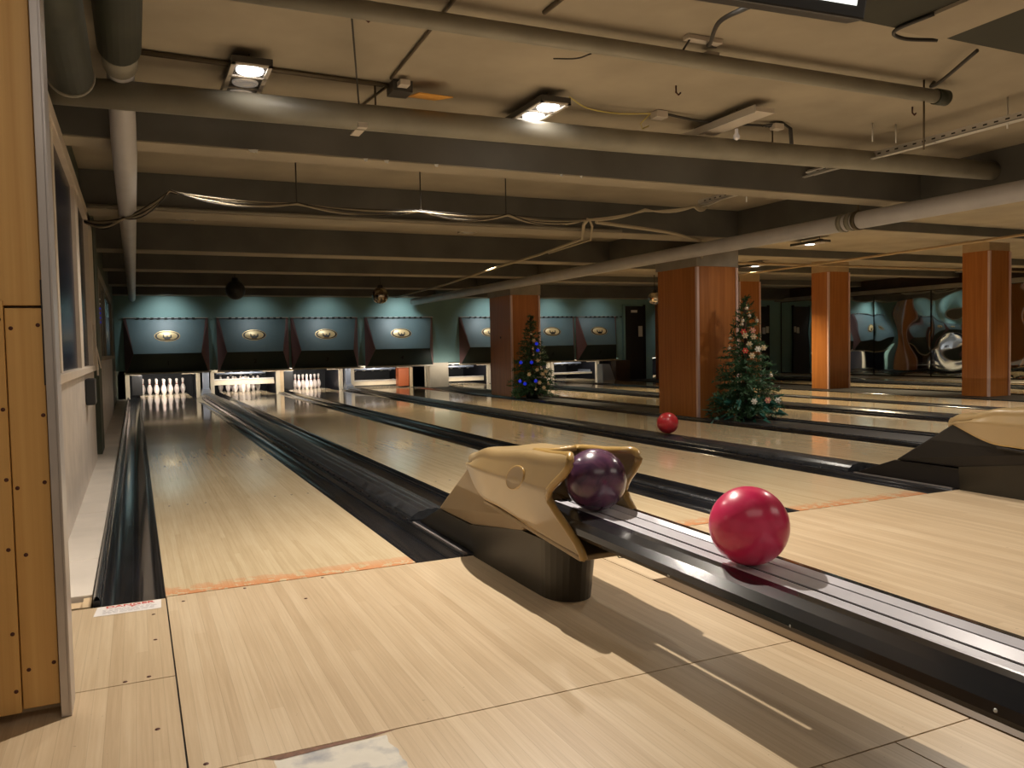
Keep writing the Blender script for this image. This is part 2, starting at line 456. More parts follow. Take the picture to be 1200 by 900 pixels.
# warning sticker
t = thing('warning_sticker', 'white warning sticker with red DANGER heading at the end of the left gutter', 'sticker', (-.13, -.09, 0))
b = MB(); b.add([(-.245, -.032, .0012), (-.018, -.030, .0012), (-.022, -.150, .0012), (-.255, -.150, .0012)], [(0, 3, 2, 1)], M['sticker']); obj('sticker_sheet', b, t)
def text(name, body, size, m, parent, loc, rot=(0, 0, 0), sx=1.):
    cu = bpy.data.curves.new(name, 'FONT'); cu.body = body; cu.size = size; cu.extrude = .0003; cu.align_x = 'CENTER'; cu.offset = size*.02
    o = bpy.data.objects.new(name, cu); C.objects.link(o); cu.materials.append(m)
    bpy.context.view_layer.update(); me = bpy.data.meshes.new_from_object(o); bpy.data.objects.remove(o); o = bpy.data.objects.new(name, me); C.objects.link(o)
    o.parent = parent; pl = Vector(parent.get('_w', (0, 0, 0)))
    o.location = Vector(loc)-pl; o.rotation_euler = rot; o.scale = (sx, 1, 1); o['_w'] = tuple(loc)
    return o
text('heading_text', 'DANGER', .034, M['sticker_red'], t, (-.13, -.060, .0018), sx=1.25)
b = MB()
b.add([(-.128, -.062, .0019), (-.105, -.066, .0019), (-.125, -.082, .0019)], [(0, 1, 2)], M['sticker_red'])
for r in range(4):
    y = -.080-r*.015; x = -.225
    while x < -.05:
        w = random.uniform(.010, .028); b.add([(x, y, .0018), (x+w, y, .0018), (x+w, y-.0035, .0018), (x, y-.0035, .0018)], [(0, 3, 2, 1)], M['sticker_grey']); x += w+.006
o = obj('small_print', b, t); o['kind'] = 'stuff'

# ------------------------------------------------------------------ walls and ceiling
b = MB(); b.box(-.66, WX0, -.9, 20, -.12, 2.6, M['olive']); tag(obj('wall_left', b), 'dark olive left wall', 'wall', kind='structure')
b = MB(); b.box(-.455, -.43, .0, 5.0, -.1, .84, M['plaster']); tag(obj('trim_1', b, bevel=.004), 'white plastered lower part of the left wall', 'wainscot', kind='structure')
b = MB(); b.box(-.455, -.44, 5.6, 12.2, -.1, .92, M['greyboard']); tag(obj('trim_2', b), 'dim grey lower part of the far left wall', 'wainscot', kind='structure')
b = MB(); b.box(-.46, 13.8, 16.0, 16.12, .62, 2.3, M['teal']); b.box(6.66, 7.16, 15.98, 16.1, 0, .62, M['cream'])
b.box(13.8, WX1, 16.0, 16.12, .62, 2.3, M['teal']); b.box(17.0, WX1, 16.0, 16.12, -.1, .62, M['teal']); b.box(12.25, 13.4, 16.0, 16.12, -.1, .62, M['teal'])
tag(obj('wall_back', b), 'teal wall above the pin ends', 'wall', kind='structure')
b = MB(); b.box(WX1, WX1+.2, -7, 20, -.12, 2.6, M['brown']); tag(obj('wall_right', b), 'dark brown right wall behind the mirrors', 'wall', kind='structure')
b = MB(); b.box(-.46, 18.2, 19.6, 19.7, -.12, 2.6, M['pit']); tag(obj('wall_machine_room', b), 'black wall behind the pin machines', 'wall', kind='structure')

b = MB(); b.box(-3, 19.5, -7, 20, 2.59, 2.75, M['slab']); tag(obj('ceiling', b), 'tan painted concrete ceiling slab', 'ceiling', kind='structure')
BY = [(1.88, 2.12), (4.45, 4.85), (7.45, 7.80), (9.95, 10.30), (12.9, 13.3), (15.6, 16.0)]
BN = ['nearest pale edged', 'second', 'third', 'fourth', 'fifth', 'last']
for k, (y0, y1) in enumerate(BY):
    b = MB(); x1 = 6.72 if k < 5 else WX1
    b.box(WX0, x1, y0, y1, 2.262, 2.589, M['beam_face_shade']); b.box(WX0, x1, y0, y1, 2.25, 2.262, M['slab'])
    tag(obj('ceiling_beam', b, bevel=.004), '%s concrete ceiling beam across the lanes, counted from the foul line' % BN[k], 'beam', kind='structure')
    if k < 5:
        b = MB(); b.box(7.2, WX1, y0, y1, 2.46, 2.589, M['beam_face_shade']); b.box(7.2, WX1, y0, y1, 2.45, 2.46, M['slab'])
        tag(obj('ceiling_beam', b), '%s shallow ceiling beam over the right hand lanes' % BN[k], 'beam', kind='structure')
b = MB(); b.box(6.72, 7.2, -1.1, 15.6, 2.235, 2.589, M['beam_face_shade']); b.box(6.72, 7.2, -1.1, 15.6, 2.222, 2.235, M['slab'])
tag(obj('ceiling_beam', b, bevel=.004), 'deep grey girder running along the lanes above the near pillars', 'girder', kind='structure')
b = MB(); b.box(-3, 19.5, -1.52, -1.12, 2.25, 2.59, M['beam_unlit']); tag(obj('ceiling_beam', b), 'dark olive ceiling beam above the approach', 'beam', kind='structure')
b = MB(); b.box(2.80, 3.07, -4, -1.13, 2.235, 2.26, M['slab']); b.box(2.84, 3.03, -4, -1.2, 2.26, 2.5, M['beam_unlit'])
tag(obj('ceiling_beam', b), 'beige boxed soffit running away at the top right', 'beam', kind='structure')
# loose flakes of paint on the near beam edge
for (x, w) in ((.62, .05), (.66, .02), (1.36, .03), (1.50, .035), (1.86, .03), (2.85, .02), (3.02, .02)):
    b = MB(); b.add([(x, 1.876, 2.256), (x+w, 1.872, 2.26), (x+w*.8, 1.868, 2.236), (x+w*.2, 1.872, 2.24)], [(0, 1, 2, 3)], M['paper'])
    tag(obj('paint_flake', b), 'flake of pale paint peeling from the nearest ceiling beam edge', 'paint flake', 'paint flakes on the nearest beam')

# door
t = thing('door_1', 'black door beside the teal wall at the far end', 'door', (12.8, 15.98, 0), kind='structure')
b = MB(); b.box(12.46, 13.10, 15.95, 16.0, 0, 2.06, M['doorblack']); obj('door_leaf', b, t)
b = MB(); b.box(12.40, 12.46, 15.93, 16.0, 0, 2.1, M['teal']); b.box(13.10, 13.14, 15.93, 16.0, 0, 2.1, M['doorblack']); obj('door_frame', b, t)
t2 = dup(t, (4.55, 0, 0), 'second black door at the far right end beside the wavy mirrors'); t2.name = 'door_2'
for k, x in enumerate((17.42, 17.56)):
    b = MB(); b.box(x, x+.11, 15.93, 15.948, 1.22+.03*k, 1.42+.03*k, M['paper']); tag(obj('paper_notice', b), '%s of two white papers on the second black far door' % ('left', 'right')[k], 'notice')
b = MB(); b.box(12.66, 12.86, 15.93, 15.948, 1.88, 1.95, M['paper']); tag(obj('door_sign', b), 'small pale sign plate at the top of the black far door', 'sign')
b = MB(); b.box(12.90, 13.03, 15.93, 15.948, 1.20, 1.50, M['paper']); tag(obj('paper_notice', b), 'white paper notice taped to the black far door', 'notice')

# ------------------------------------------------------------------ left partition and windows
t = thing('wooden_partition', 'yellow laminate partition with rusty screws and metal corner at left edge', 'partition', (-.9, -1.0, 0))
b = MB(); b.box(-1.6, -.385, -1.05, -.97, .03, 1.125, M['laminate']); obj('lower_left_board', b, t, bevel=.002)
b = MB(); b.box(-.383, -.296, -1.04, -.97, .035, 1.105, M['laminate']); obj('lower_right_board', b, t, bevel=.002)
b = MB(); b.box(-1.6, -.296, -1.035, -.97, 1.112, 2.58, M['laminate']); obj('upper_board', b, t, bevel=.002)
b = MB(); b.box(-1.6, -.30, -.97, -.90, .0, 2.58, M['post_wood']); obj('board_backing', b, t)
b = MB(); b.box(-.294, -.272, -1.055, -1.045, 0, 2.58, M['metaltrim']); b.box(-.276, -.268, -1.055, -.93, 0, 2.58, M['metaltrim']); b.box(-.294, -.27, -.93, -.90, 0, 2.58, M['metaltrim'])
obj('metal_corner_strip', b, t, bevel=.0015)
b = MB(); b.box(-.2985, -.2935, -1.043, -1.0, .9, 1.18, M['black']); obj('dark_gap', b, t)
# screws: pixel-measured positions on the panel
for (x, z) in [(-.395, 1.075), (-.37, 1.052), (-.308, 1.06), (-.395, .84), (-.395, .655), (-.372, .63), (-.309, .64), (-.398, .47), (-.36, .45), (-.398, .245), (-.366, .14), (-.307, .15), (-.396, .09), (-.305, .82)]:
    y = -1.05 if x < -.385 else -1.04
    b = MB(); b.lathe([(.0001, .002), (.0045, .0015), (.0055, 0)], M['screw'], (0, 0, 0), 10)
    b.v = [(x+v[0], y-v[2], z+v[1]) for v in b.v]
    obj('screw', b, t)

def window(idx, y0, y1, z0, z1, mull, label, m, d=.05):
    t = thing('window_%d' % idx, label, 'window', (WX0, (y0+y1)/2, z0), kind='structure')
    jw = .80 if idx == 1 else .5
    b = MB(); w = .09 if idx == 1 else .12
    x0, x1 = WX0, WX0+d
    b.box(x0, x1, y0, y1, z1-w, z1, m); b.box(x0, x1+.01, y0, y1, z0, z0+.05, m)
    b.box(x0, x1, y0, y0+w, z0, z1, m); b.box(x0, x1, y1-jw, y1, z0, z1, m)
    obj('window_frame', b, t, bevel=.004)
    for q, y in enumerate(mull):
        b = MB(); b.box(x0, x1-.012, y-(.17 if q == 0 and idx == 1 else .06), y+(.17 if q == 0 and idx == 1 else .06), z0, z1-w, m); obj('mullion', b, t)
    b = MB(); b.box(x0, x0+.012, y0+w, y1-jw, z0+.05, z1-w, M['glass_dark']); obj('pane', b, t)
window(1, .3, 5.35, .84, 2.26, (3.18, 1.3), 'large dark window with cream frame on the left wall', M['whitepaint'])
window(2, 6.4, 12.4, .92, 1.96, (7.6, 8.8), 'far dark window on the left wall beyond the first', M['beam'])
b = MB(); b.box(-.46, -.40, 5.36, 6.0, -.1, 2.3, M['olive']); tag(obj('trim_3', b), 'olive pilaster between the two left windows', 'pilaster', kind='structure')
# speaker on wall
t = thing('wall_speaker', 'small black speaker box fixed below the left window', 'speaker', (-.4, 4.7, .7))
b = MB(); b.box(-.428, -.362, 3.4, 3.7, .60, .80, M['black']); obj('speaker_box', b, t, bevel=.01)
b = MB(); b.box(-.455, -.428, 3.5, 3.6, .66, .74, M['black']); obj('wall_bracket', b, t)
b = MB(); b.tube([(-.40, 4.62, 1.25), (-.385, 4.6, .95), (-.38, 4.55, .80)], .008, M['whitepaint'], 6); b.tube([(-.40, 4.8, 1.1), (-.36, 4.75, .86)], .006, M['whitepaint'], 6)
tag(obj('pull_cord', b), 'thin white cord hanging at the end of the left window', 'cord')
# little blue lights seen in far window
for k in range(6):
    b = MB(); b.sphere((-.43, 7.1+.02*k, 1.36+.055*k), .012, M['bauble_blue'] if k < 4 else M['deco_white'], 8, 6)
    tag(obj('window_light', b), 'tiny blue and white light point in the far left window', 'light', 'light points in the far window')

# mirrors on the right wall
def mirror_panel(k, y0, y1):
    t = thing('wavy_mirror', 'wavy mirror panel on the right wall, %s from the back wall' % ['first', 'second', 'third', 'fourth', 'fifth', 'sixth'][k], 'mirror', (WX1, (y0+y1)/2, 0), 'mirror panels on the right wall')
    amp = [.003, .004, .006, .009, .007, .005][k]; ph = k*1.7
    def f(u, v):
        y = y0+(y1-y0)*u; z = .03+2.15*v
        e = (sin(u*PI)*sin(v*PI))**.4
        d = amp*(sin(y*3.6+ph+1.2*sin(z*2.6))*cos(z*2.6+ph)+.55*sin(z*6+y*2+ph))*e
        return (WX1-.03-d, y, z)
    b = MB(); b.grid(f, 40, 60, M['mirror']); obj('mirror_sheet', b, t)
    b = MB(); b.box(WX1-.028, WX1-.001, y0-.01, y0+.01, 0, 2.2, M['black']); b.box(WX1-.05, WX1-.001, y0, y1, 0, .03, M['black']); obj('mirror_edge', b, t)
for k in range(6): mirror_panel(k, 15.95-1.75*(k+1)+.02, 15.95-1.75*k-.02)
b = MB(); b.box(WX1-.25, WX1-.001, 5, 16, 2.2, 2.30, M['beam']); tag(obj('trim_4', b), 'tan ledge along the top of the wall mirrors', 'ledge', kind='structure')

# ------------------------------------------------------------------ pillars
def pillar(x0, x1, y0, y1, ztop, zcap, label, capm, wide=0., shaft=None):
    t = thing('pillar', label, 'pillar', ((x0+x1)/2, (y0+y1)/2, 0), 'wood clad pillars', 'structure')
    b = MB(); b.box(x0, x1, y0, y1, 0, ztop, M['column']); obj('wood_cladding', b, t)
    b = MB(); b.box(x0-wide, x1+wide, y0-wide, y1+wide, ztop, zcap, capm); 
    if shaft: b.box(*shaft, zcap, 2.59, M['concrete'])
    obj('concrete_cap', b, t)
    for (x, y) in ((x0, y0), (x1, y0)):
        b = MB(); b.box(x-.018, x+.018, y-.018, y+.018, 0, ztop-.01, M['column_trim']); obj('corner_strip', b, t)
    if 10 < y0 < 11:
        b = MB(); b.lathe([(.0001, .01), (.02, .01), (.02, 0)], M['black'], (0, 0, 0), 10); b.v = [(x0-v[2], (y0+y1)/2+v[0], 1.17+v[1]) for v in b.v]; obj('cover_knob', b, t)
    return t
pillar(6.56, 7.20, 5.06, 5.93, 1.975, 2.22, 'large wood clad pillar behind the small red ball, nearest the camera', M['concrete'], .02)
pillar(6.56, 7.16, 10.80, 11.85, 1.985, 2.22, 'wood clad pillar behind the blue decorated Christmas tree', M['concrete'], .03)
pillar(12.60, 13.16, 8.68, 9.13, 2.36, 2.589, 'orange wood pillar left of the wavy mirrors, beyond the right Christmas tree', M['concrete_tan'])
pillar(12.65, 13.16, 5.32, 5.80, 2.40, 2.589, 'orange wood pillar at the right edge in front of the mirrors', M['concrete_tan'])
pillar(12.75, 13.35, 11.5, 12.0, 2.40, 2.589, 'narrow seen wood pillar top behind the right Christmas tree', M['concrete_tan'])
pillar(13.22, 13.62, 15.2, 15.58, 2.20, 2.25, 'dim brown pillar right of the black far door', M['brown'])

# ------------------------------------------------------------------ pin ends
MX = [(-.30, 1.46), (1.60, 3.22), (3.24, 4.86), (5.00, 6.78), (7.46, 9.13), (9.40, 10.90), (10.98, 12.25)]
MX[5] = (9.30, 10.86); MX[6] = (10.88, 12.20); MX += [(13.62, 15.22), (15.26, 16.86)]
def make_mask(i):
    x0, x1 = MX[i]; cx = (x0+x1)/2
    t = thing('masking_panel', 'kinked teal panel with gold oval emblem above the %s lane' % ORD[i], 'masking panel', (cx, 16, .57), 'masking panels above the pins')
    z0, z1, zf = .58, 1.775, .99
    yb, yf = 15.99, 15.70; ins = .20
    L1, R1 = (x0, yb), (x1, yb)
    A, B_ = (x0+.02, yb, z1), (x1-.02, yb, z1)
    F0, F1 = (x0+ins, yf, zf), (x1-ins, yf, zf)
    D0, D1 = (x0+.05, yb-.04, z0), (x1-.05, yb-.04, z0)
    b = MB()
    A2, B2 = (x0+.07, yb-.02, z1), (x1-.07, yb-.02, z1)
    b.add([A2, B2, F1, F0], [(0, 3, 2, 1)], M['teal_mask']); obj('upper_panel', b, t, solid=.01)
    b = MB(); b.add([F0, F1, D1, D0], [(0, 1, 2, 3)], M['mask_low']); obj('lower_panel', b, t, solid=.01)
    for (p, q, r, s) in ((A, A2, F0, D0), (B_, B2, F1, D1)):
        E = (p[0], yb, z0)
        b = MB(); b.add([p, q, r, s, E], [(0, 1, 2), (0, 2, 4), (4, 2, 3)], M['mask_side']); obj('side_panel', b, t, solid=.008)
    b = MB(); b.box(x0+.02, x1-.02, yb-.07, yb-.005, z1-.012, z1+.006, M['silver'])
    for k in range(9):
        b.box(x0+.28+k*.14, x0+.34+k*.14, yb-.075, yb-.06, z1-.03, z1+.002, M['black'])
    obj('top_rail', b, t)
    b = MB(); b.box(x0, x1, yb-.10, yb+.0, .545, .58, M['cream']); obj('bottom_flange', b, t)
    # lane number on the lower panel
    pl_ = Vector((cx, (yf+yb-.04)/2-.012, (zf+z0)/2)); an = math.atan2(zf-z0, -(yb-.04-yf))
    text('lane_number', str(i+1), .15, M['pit'], t, (pl_.x, pl_.y, pl_.z-.05), (an, 0, 0))
    # emblem on the sloping panel
    U = Vector((1, 0, 0)); V = (Vector(((x0+x1)/2, yb-.02, z1))-Vector(((x0+x1)/2, yf, zf))).normalized(); W = U.cross(V).normalized()
    if W.y > 0: W = -W
    c = Vector(((x0+x1)/2, yf, zf)) + V*.40 + W*.008
    def ell(ra, rb, h, m, dome=0.):
        n = 32; vs = [c+W*(h+dome)] ; fs = []
        rings = [(.5, h+dome*.75), (1., h)] if dome else [(1., h)]
        for (s_, hh) in rings:
            for k in range(n): vs.append(c+U*(ra*s_*cos(2*PI*k/n))+V*(rb*s_*sin(2*PI*k/n))+W*hh)
        fs += [(0, 1+k, 1+(k+1) % n) for k in range(n)]
        if dome: fs += [(1+k, 1+n+k, 1+n+(k+1) % n, 1+(k+1) % n) for k in range(n)]
        return MB().add(vs, fs, m, bool(dome))
    e = obj('emblem', ell(.262, .128, .000, M['gold_rim']), t, loc=tuple(c))
    obj('dark_ring', ell(.245, .114, .004, M['emblem_black']), e, loc=tuple(c))
    obj('gold_oval', ell(.208, .100, .008, M['gold'], .012), e, loc=tuple(c))
    # crown: a cup with three prongs
    b = MB(); k0 = c+W*.024+V*(-.075)
    def q(u, v): return k0+U*u+V*v
    b.add([q(-.05, -.008), q(.05, -.008), q(.082, .045), q(-.082, .045)], [(0, 1, 2, 3)], M['emblem_black'])
    for (u, w_, h_) in ((-.072, .016, .10), (.072, .016, .10), (0, .013, .075)):
        b.add([q(u-w_, .03), q(u+w_, .03), q(u*1.08+w_*.6, h_), q(u*1.08-w_*.6, h_)], [(0, 1, 2, 3)], M['emblem_black'])
    obj('crown_mark', b, e, loc=tuple(c))
    return t
for i in range(9): make_mask(i)

PK = [(0, 1.014), (.75, 1.41), (2.25, 1.95), (3.375, 2.26), (4.5, 2.38), (5.875, 2.28), (7.25, 1.85), (8.625, 1.24), (9.375, .98), (10, .90), (10.875, .93), (11.75, 1.0), (12.625, 1.09), (13.5, 1.273), (14.3, 1.1), (14.8, .7), (15, .02)]
IN = .0254
pb = MB(); pb.lathe([(r*IN, z*IN) for z, r in PK], M['pin'], n=18, mfun=lambda z: M['pin_red'] if 9.3*IN < z < 9.9*IN or 10.5*IN < z < 11.*IN else M['pin'])
pin0 = None
ROW = {1: ['front pin'], 2: ['left pin in the second row', 'right pin in the second row'], 3: ['left pin in the third row', 'middle pin in the third row', 'right pin in the third row'],
       4: ['leftmost pin in the back row', 'second pin from left in the back row', 'third pin from left in the back row', 'rightmost pin in the back row']}
def put_pin(x, y, label, group):
    global pin0
    if pin0 is None: pin0 = obj('bowling_pin', pb); o = pin0
    else: o = pin0.copy(); C.objects.link(o)
    o.location = (x, y, .001); o['_w'] = (x, y, .001)
    tag(o, label, 'bowling pin', group)
def rack(i, which=None):
    cx = LX[i]+LW/2; y0 = 17.62
    for r in range(4):
        for k in range(r+1):
            if which is not None and (r+1, k) not in which: continue
            put_pin(cx+(k-r/2)*.305, y0+r*.264, 'white pin, %s, %s lane' % (ROW[r+1][k], ORD[i]), 'bowling pins on the %s lane' % ORD[i])
rack(0); rack(1); rack(2); rack(7); rack(8)
rack(4, {(4, 0), (3, 0)}); rack(6, {(4, 1)}); rack(5, {(1, 0), (3, 2)})

PX = [(-.30, 1.30), (1.52, 3.13), (3.13, 4.68), (4.88, 6.50), (7.12, 8.75), (8.95, 10.6), (10.62, 12.2), (13.42, 15.03), (15.24, 16.86)]
sweeps = {1: (.20, .35), 3: (.06, .20), 4: (.08, .21), 5: (.1, .22), 6: (.16, .22)}
def make_pinsetter(i):
    x0, x1 = PX[i]
    t = thing('pinsetter', 'pin machine opening ending the %s lane' % ORD[i], 'pinsetter', ((x0+x1)/2, 17, 0), 'pin machines')
    for s, x in (('l', x0), ('r', x1-.09)):
        b = MB(); b.box(x, x+.09, 16.95, 17.05, -.08, .56, M['cream'] if i not in (2,) or s == 'r' else M['post_wood']); obj('front_post', b, t, bevel=.006)
        b = MB(); b.box(x+.03, x+.05, 17.05, 19.0, -.08, .56, M['capping']); obj('kickback', b, t)
    b = MB(); b.box(x0, x1, 18.85, 18.9, -.08, .75, M['pit']); obj('pit_curtain', b, t)
    b = MB(); b.box(x0+.1, x0+.34, 16.96, 17.0, .50, .56, M['cream']); b.box(x1-.40, x1-.1, 16.96, 17.0, .50, .56, M['cream']); b.box(x0, x1, 16.2, 17.0, .565, .585, M['cream']); obj('header_bar', b, t)
    if i == 0 or i == 2:
        b = MB(); b.box(x0+.12, x0+.36, 17.2, 17.25, .02, .50, M['black']); obj('guard_plate', b, t, bevel=.02)
    if i in sweeps:
        z0, z1 = sweeps[i]
        b = MB(); b.box(x0+.10, x1-.10, 17.20, 17.24, z0, z1, M['cream']); b.box(x0+.10, x1-.10, 17.19, 17.20, z1-.03, z1, M['silver']); o = obj('sweep_bar', b, t, bevel=.01)
        b = MB(); b.box(x0+.12, x0+.18, 17.25, 17.9, z0+.05, z0+.11, M['steelblue']); b.box(x1-.18, x1-.12, 17.25, 17.9, z0+.05, z0+.11, M['steelblue']); obj('sweep_arm', b, o)
        b = MB(); b.tube([(x0+.2, 17.6, .47), (x1-.25, 17.6, .47)], .03, M['steelblue'], 8)
        for k in range(5): b.tube([(x0+.3+k*.24, 17.6, .50), (x0+.3+k*.24, 17.75, .44)], .04, M['silver'], 8)
        obj('pin_spotter', b, t)
    b = MB(); b.box(x0+.1, x1-.1, 17.3, 18.8, .70, .75, M['black']); obj('machine_roof', b, t)
    return t
for i in range(9): make_pinsetter(i)
# return hoods foot (blue grey casting) between machines
for k, (x, lab) in enumerate(((1.41, 'blue grey return casting between the two leftmost pin machines'), (4.78, 'blue grey return casting between the third and fourth pin machines'), (8.85, 'blue grey return casting between the fifth and sixth pin machines'))):
    b = MB(); b.box(x-.07, x+.07, 16.8, 17.0, 0, .55, M['steelblue']); b.hexa([(x-.12, 16.5, 0), (x+.12, 16.5, 0), (x+.12, 16.9, 0), (x-.12, 16.9, 0), (x-.08, 16.65, .10), (x+.08, 16.65, .10), (x+.08, 16.9, .16), (x-.08, 16.9, .16)], M['steelblue'])
    tag(obj('return_casting', b, bevel=.01), lab, 'machine part', 'return castings')
b = MB(); b.box(6.06, 6.34, 16.7, 16.95, .03, .50, M['orangebox']); tag(obj('orange_board', b, bevel=.01), 'orange red board standing right of the fourth pin machine opening', 'board')
b = MB(); b.box(6.36, 6.44, 16.7, 16.9, 0, .5, M['post_wood']); tag(obj('wooden_post', b, bevel=.005), 'pale wooden post beside the orange red board', 'post')
b = MB(); b.box(6.66, 7.10, 16.3, 16.4, -.02, .56, M['cream']); tag(obj('kickback_panel', b, bevel=.005), 'cream panel between the fourth and fifth pin machines', 'panel')
b = MB(); b.hexa([(11.50, 15.6, 0), (11.9, 15.6, 0), (11.9, 15.9, 0), (11.50, 15.9, 0), (11.50, 15.6, .46), (11.72, 15.6, .46), (11.72, 15.9, .46), (11.50, 15.9, .46)], M['steelblue']); tag(obj('kickback_panel', b, bevel=.005), 'grey sloping end panel right of the last pin machine', 'panel')
b = MB(); b.box(11.93, 12.38, 15.6, 15.87, .0, .55, M['brown'])
tag(obj('low_cabinet', b, bevel=.005), 'low dark brown cabinet below the teal wall near the black door', 'cabinet')

# ------------------------------------------------------------------ ball returns
def lerp_pts(x, pts):
    for (a0, v0), (a1, v1) in zip(pts, pts[1:]):
        if x <= a1: 
            t_ = (x-a0)/(a1-a0); t_ = t_*t_*(3-2*t_); return v0+(v1-v0)*t_
    return pts[-1][1]
YT = .12
def hood_w(y):
    if y > -.38: return .160*math.sqrt(max(0, 1-((y+.38)/.50)**2))
    return .160-.018*min(1, (-.38-y)/.7)
def hood_zt(y): return lerp_pts(-y, [(-.12, .445), (.02, .488), (.35, .553), (.8, .585), (1.15, .61)])
def hood_zb(y): return lerp_pts(-y, [(-.12, .43), (.35, .325), (1.15, .243)])
def hood_end(u): return lerp_pts(abs(u), [(0, -.66), (.36, -.68), (.52, -1.03), (.60, -1.05), (.78, -.92), (1., -1.13)])
def hood_pt(cx, u, v):
    y = YT+(hood_end(u)-YT)*v
    w = hood_w(y); zt = hood_zt(y); zb = hood_zb(y); au = abs(u); sg = 1 if u >= 0 else -1
    if au < .5:
        s_ = au/.5; x = w*.86*s_; z = zt-.012*s_**4-.022*(1-s_*s_)*max(0, min(1, (-y)/.5))
    elif au < .62:
        s_ = (au-.5)/.12; a_ = s_*PI/2; x = w*(.86+.14*sin(a_)); z = zt-.012-.035*(1-cos(a_))
    else:
        s_ = (au-.62)/.38; z0_ = zt-.047; zc = min(z0_-.004, max(zb+.004, .452)); sc_ = .36
        if s_ < sc_: z = z0_+(zc-z0_)*s_/sc_; x = w*(1.0+.13*s_/sc_)
        else: z = zc+(zb-zc)*(s_-sc_)/(1-sc_); x = w*(1.13-.15*(s_-sc_)/(1-sc_))
    return (cx+sg*x, y, z)
def tilt(vs): return [(x, y, z+.012*(y+2.6)) for x, y, z in vs]
def make_return(cx, label, skirt, rails=True):
    t = thing('ball_return', label, 'ball return', (cx, 0, 0), 'ball returns')
    b = MB(); b.grid(lambda i, j: hood_pt(cx, -1+2*i, j), 100, 44, M['hood']); sh = obj('hood_shell', b, t, solid=.012)
    b = MB(); b.tube([hood_pt(cx, -1+2*k/72, 1) for k in range(73)], .0145, M['hood_lip'], 10); obj('mouth_lip', b, sh)
    # lower rim
    for sg in (-1, 1):
        b = MB(); b.tube([hood_pt(cx, sg, k/30) for k in range(31)], .007, M['hood_lip'], 8); obj('lower_rim', b, sh)
    # eye shaped recess in each cheek
    for sg in (-1, 1):
        u0, v0 = .735*sg, .735
        P = Vector(hood_pt(cx, u0, v0)); du = (Vector(hood_pt(cx, u0+.04*sg, v0))-P).normalized(); dv = (Vector(hood_pt(cx, u0, v0+.02))-P).normalized()
        n_ = du.cross(dv).normalized()
        if n_.x*sg < 0: n_ = -n_
        b = MB(); vs = []; n = 28
        for k in range(n): vs.append(P+dv*(.068*cos(2*PI*k/n))+du*(.056*sin(2*PI*k/n))+n_*.004)
        b.tube(vs+[vs[0]], .005, M['hood_lip'], 8, cap=False)
        o = obj('recess_ring', b, sh)
        b = MB(); vv = [P-n_*.004+n_*.009]; ff = []
        for k in range(n): vv.append(P+dv*(.066*cos(2*PI*k/n))+du*(.054*sin(2*PI*k/n))+n_*.008)
        ff = [(0, 1+k, 1+(k+1) % n) for k in range(n)]
        b.add(vv, ff, M['hood_skirt'], True); obj('recess_bowl', b, sh)
    # chin plate under the mouth
    b = MB(); b.hexa([(cx-.15, -1.12, .235), (cx+.15, -1.12, .235), (cx+.16, -.3, .30), (cx-.16, -.3, .30), (cx-.15, -1.12, .255), (cx+.15, -1.12, .255), (cx+.16, -.3, .32), (cx-.16, -.3, .32)], skirt); obj('chin_plate', b, t, bevel=.006)
    # tapered skirt behind
    w0, w1 = .085, .10
    pr = [(.47, .13), (.10, .435), (-.75, .34), (-.60, .13)]
    b = MB(); b.hexa([(cx-.105, -.52, .15), (cx+.105, -.52, .15), (cx+.098, .47, .14), (cx-.098, .47, .14), (cx-.125, -.66, .31), (cx+.125, -.66, .31), (cx+.09, .02, .435), (cx-.09, .02, .435)], skirt); obj('rear_skirt', b, t, bevel=.012)
    b = MB(); b.hexa([(cx-w0, -.5, .005), (cx+w0, -.5, .005), (cx+w0, .83, .005), (cx-w0, .83, .005), (cx-w0, -.5, .135), (cx+w0, -.5, .135), (cx+w0, .49, .135), (cx-w0, .49, .135)], M['ped'] if skirt is M['hood_skirt'] else skirt); obj('base_plinth', b, t, bevel=.004)
    # pedestal: rounded front
    pr = []; n = 14
    for k in range(n+1):
        a_ = PI*k/n; pr.append((-.098*cos(a_), -.72-.13*sin(a_)))
    pr = [(-.10, -.02), (-.10, -.55)]+pr+[(.10, -.55), (.10, -.02)]
    b = MB(); k_ = len(pr)
    vs = [(cx+x, y, 0) for x, y in pr]+[(cx+x*1.15, y*1.0-.03*(1 if y < -.1 else 0), .235 if y < -.5 else .15) for x, y in pr]
    b.add(vs, [(i_, (i_+1) % k_, (i_+1) % k_+k_, i_+k_) for i_ in range(k_)]+[tuple(range(k_))[::-1], tuple(range(k_, 2*k_))], M['ped']); obj('pedestal', b, t)
    # rail tray
    cr = cx; cx = cx+.007
    half = [(-.012, .350), (-.068, .350), (-.074, .362), (-.095, .358), (-.125, .345), (-.146, .325), (-.150, .305), (-.140, .29), (-.10, .282), (-.012, .28)]
    b = MB(); b.extrude(half, -.70, -4.6, M['rail_black'], closed=True, ox=cx)
    b.extrude([(-x_*(1.0 if x_ < -.1 else 1.3)+(-.012 if x_ == -.012 else 0), z_) for x_, z_ in half], -.70, -4.6, M['rail_black'], closed=True, ox=cx); b.v = tilt(b.v); tr = obj('rail_tray', b, t)
    for nm, p in (('near_strip', [(-.074, .3615), (-.066, .3625), (-.045, .3545), (-.014, .3535), (-.014, .350), (-.072, .350)]),
                  ('centre_strip', [(-.002, .3535), (.056, .3545), (.056, .350), (-.002, .350)]),
                  ('far_strip', [(.063, .355), (.088, .364), (.092, .360), (.063, .350)])):
        b = MB(); b.extrude(p, -.78, -4.6, M['rail_strip'], closed=True, ox=cx); b.v = tilt(b.v); obj(nm, b, tr)
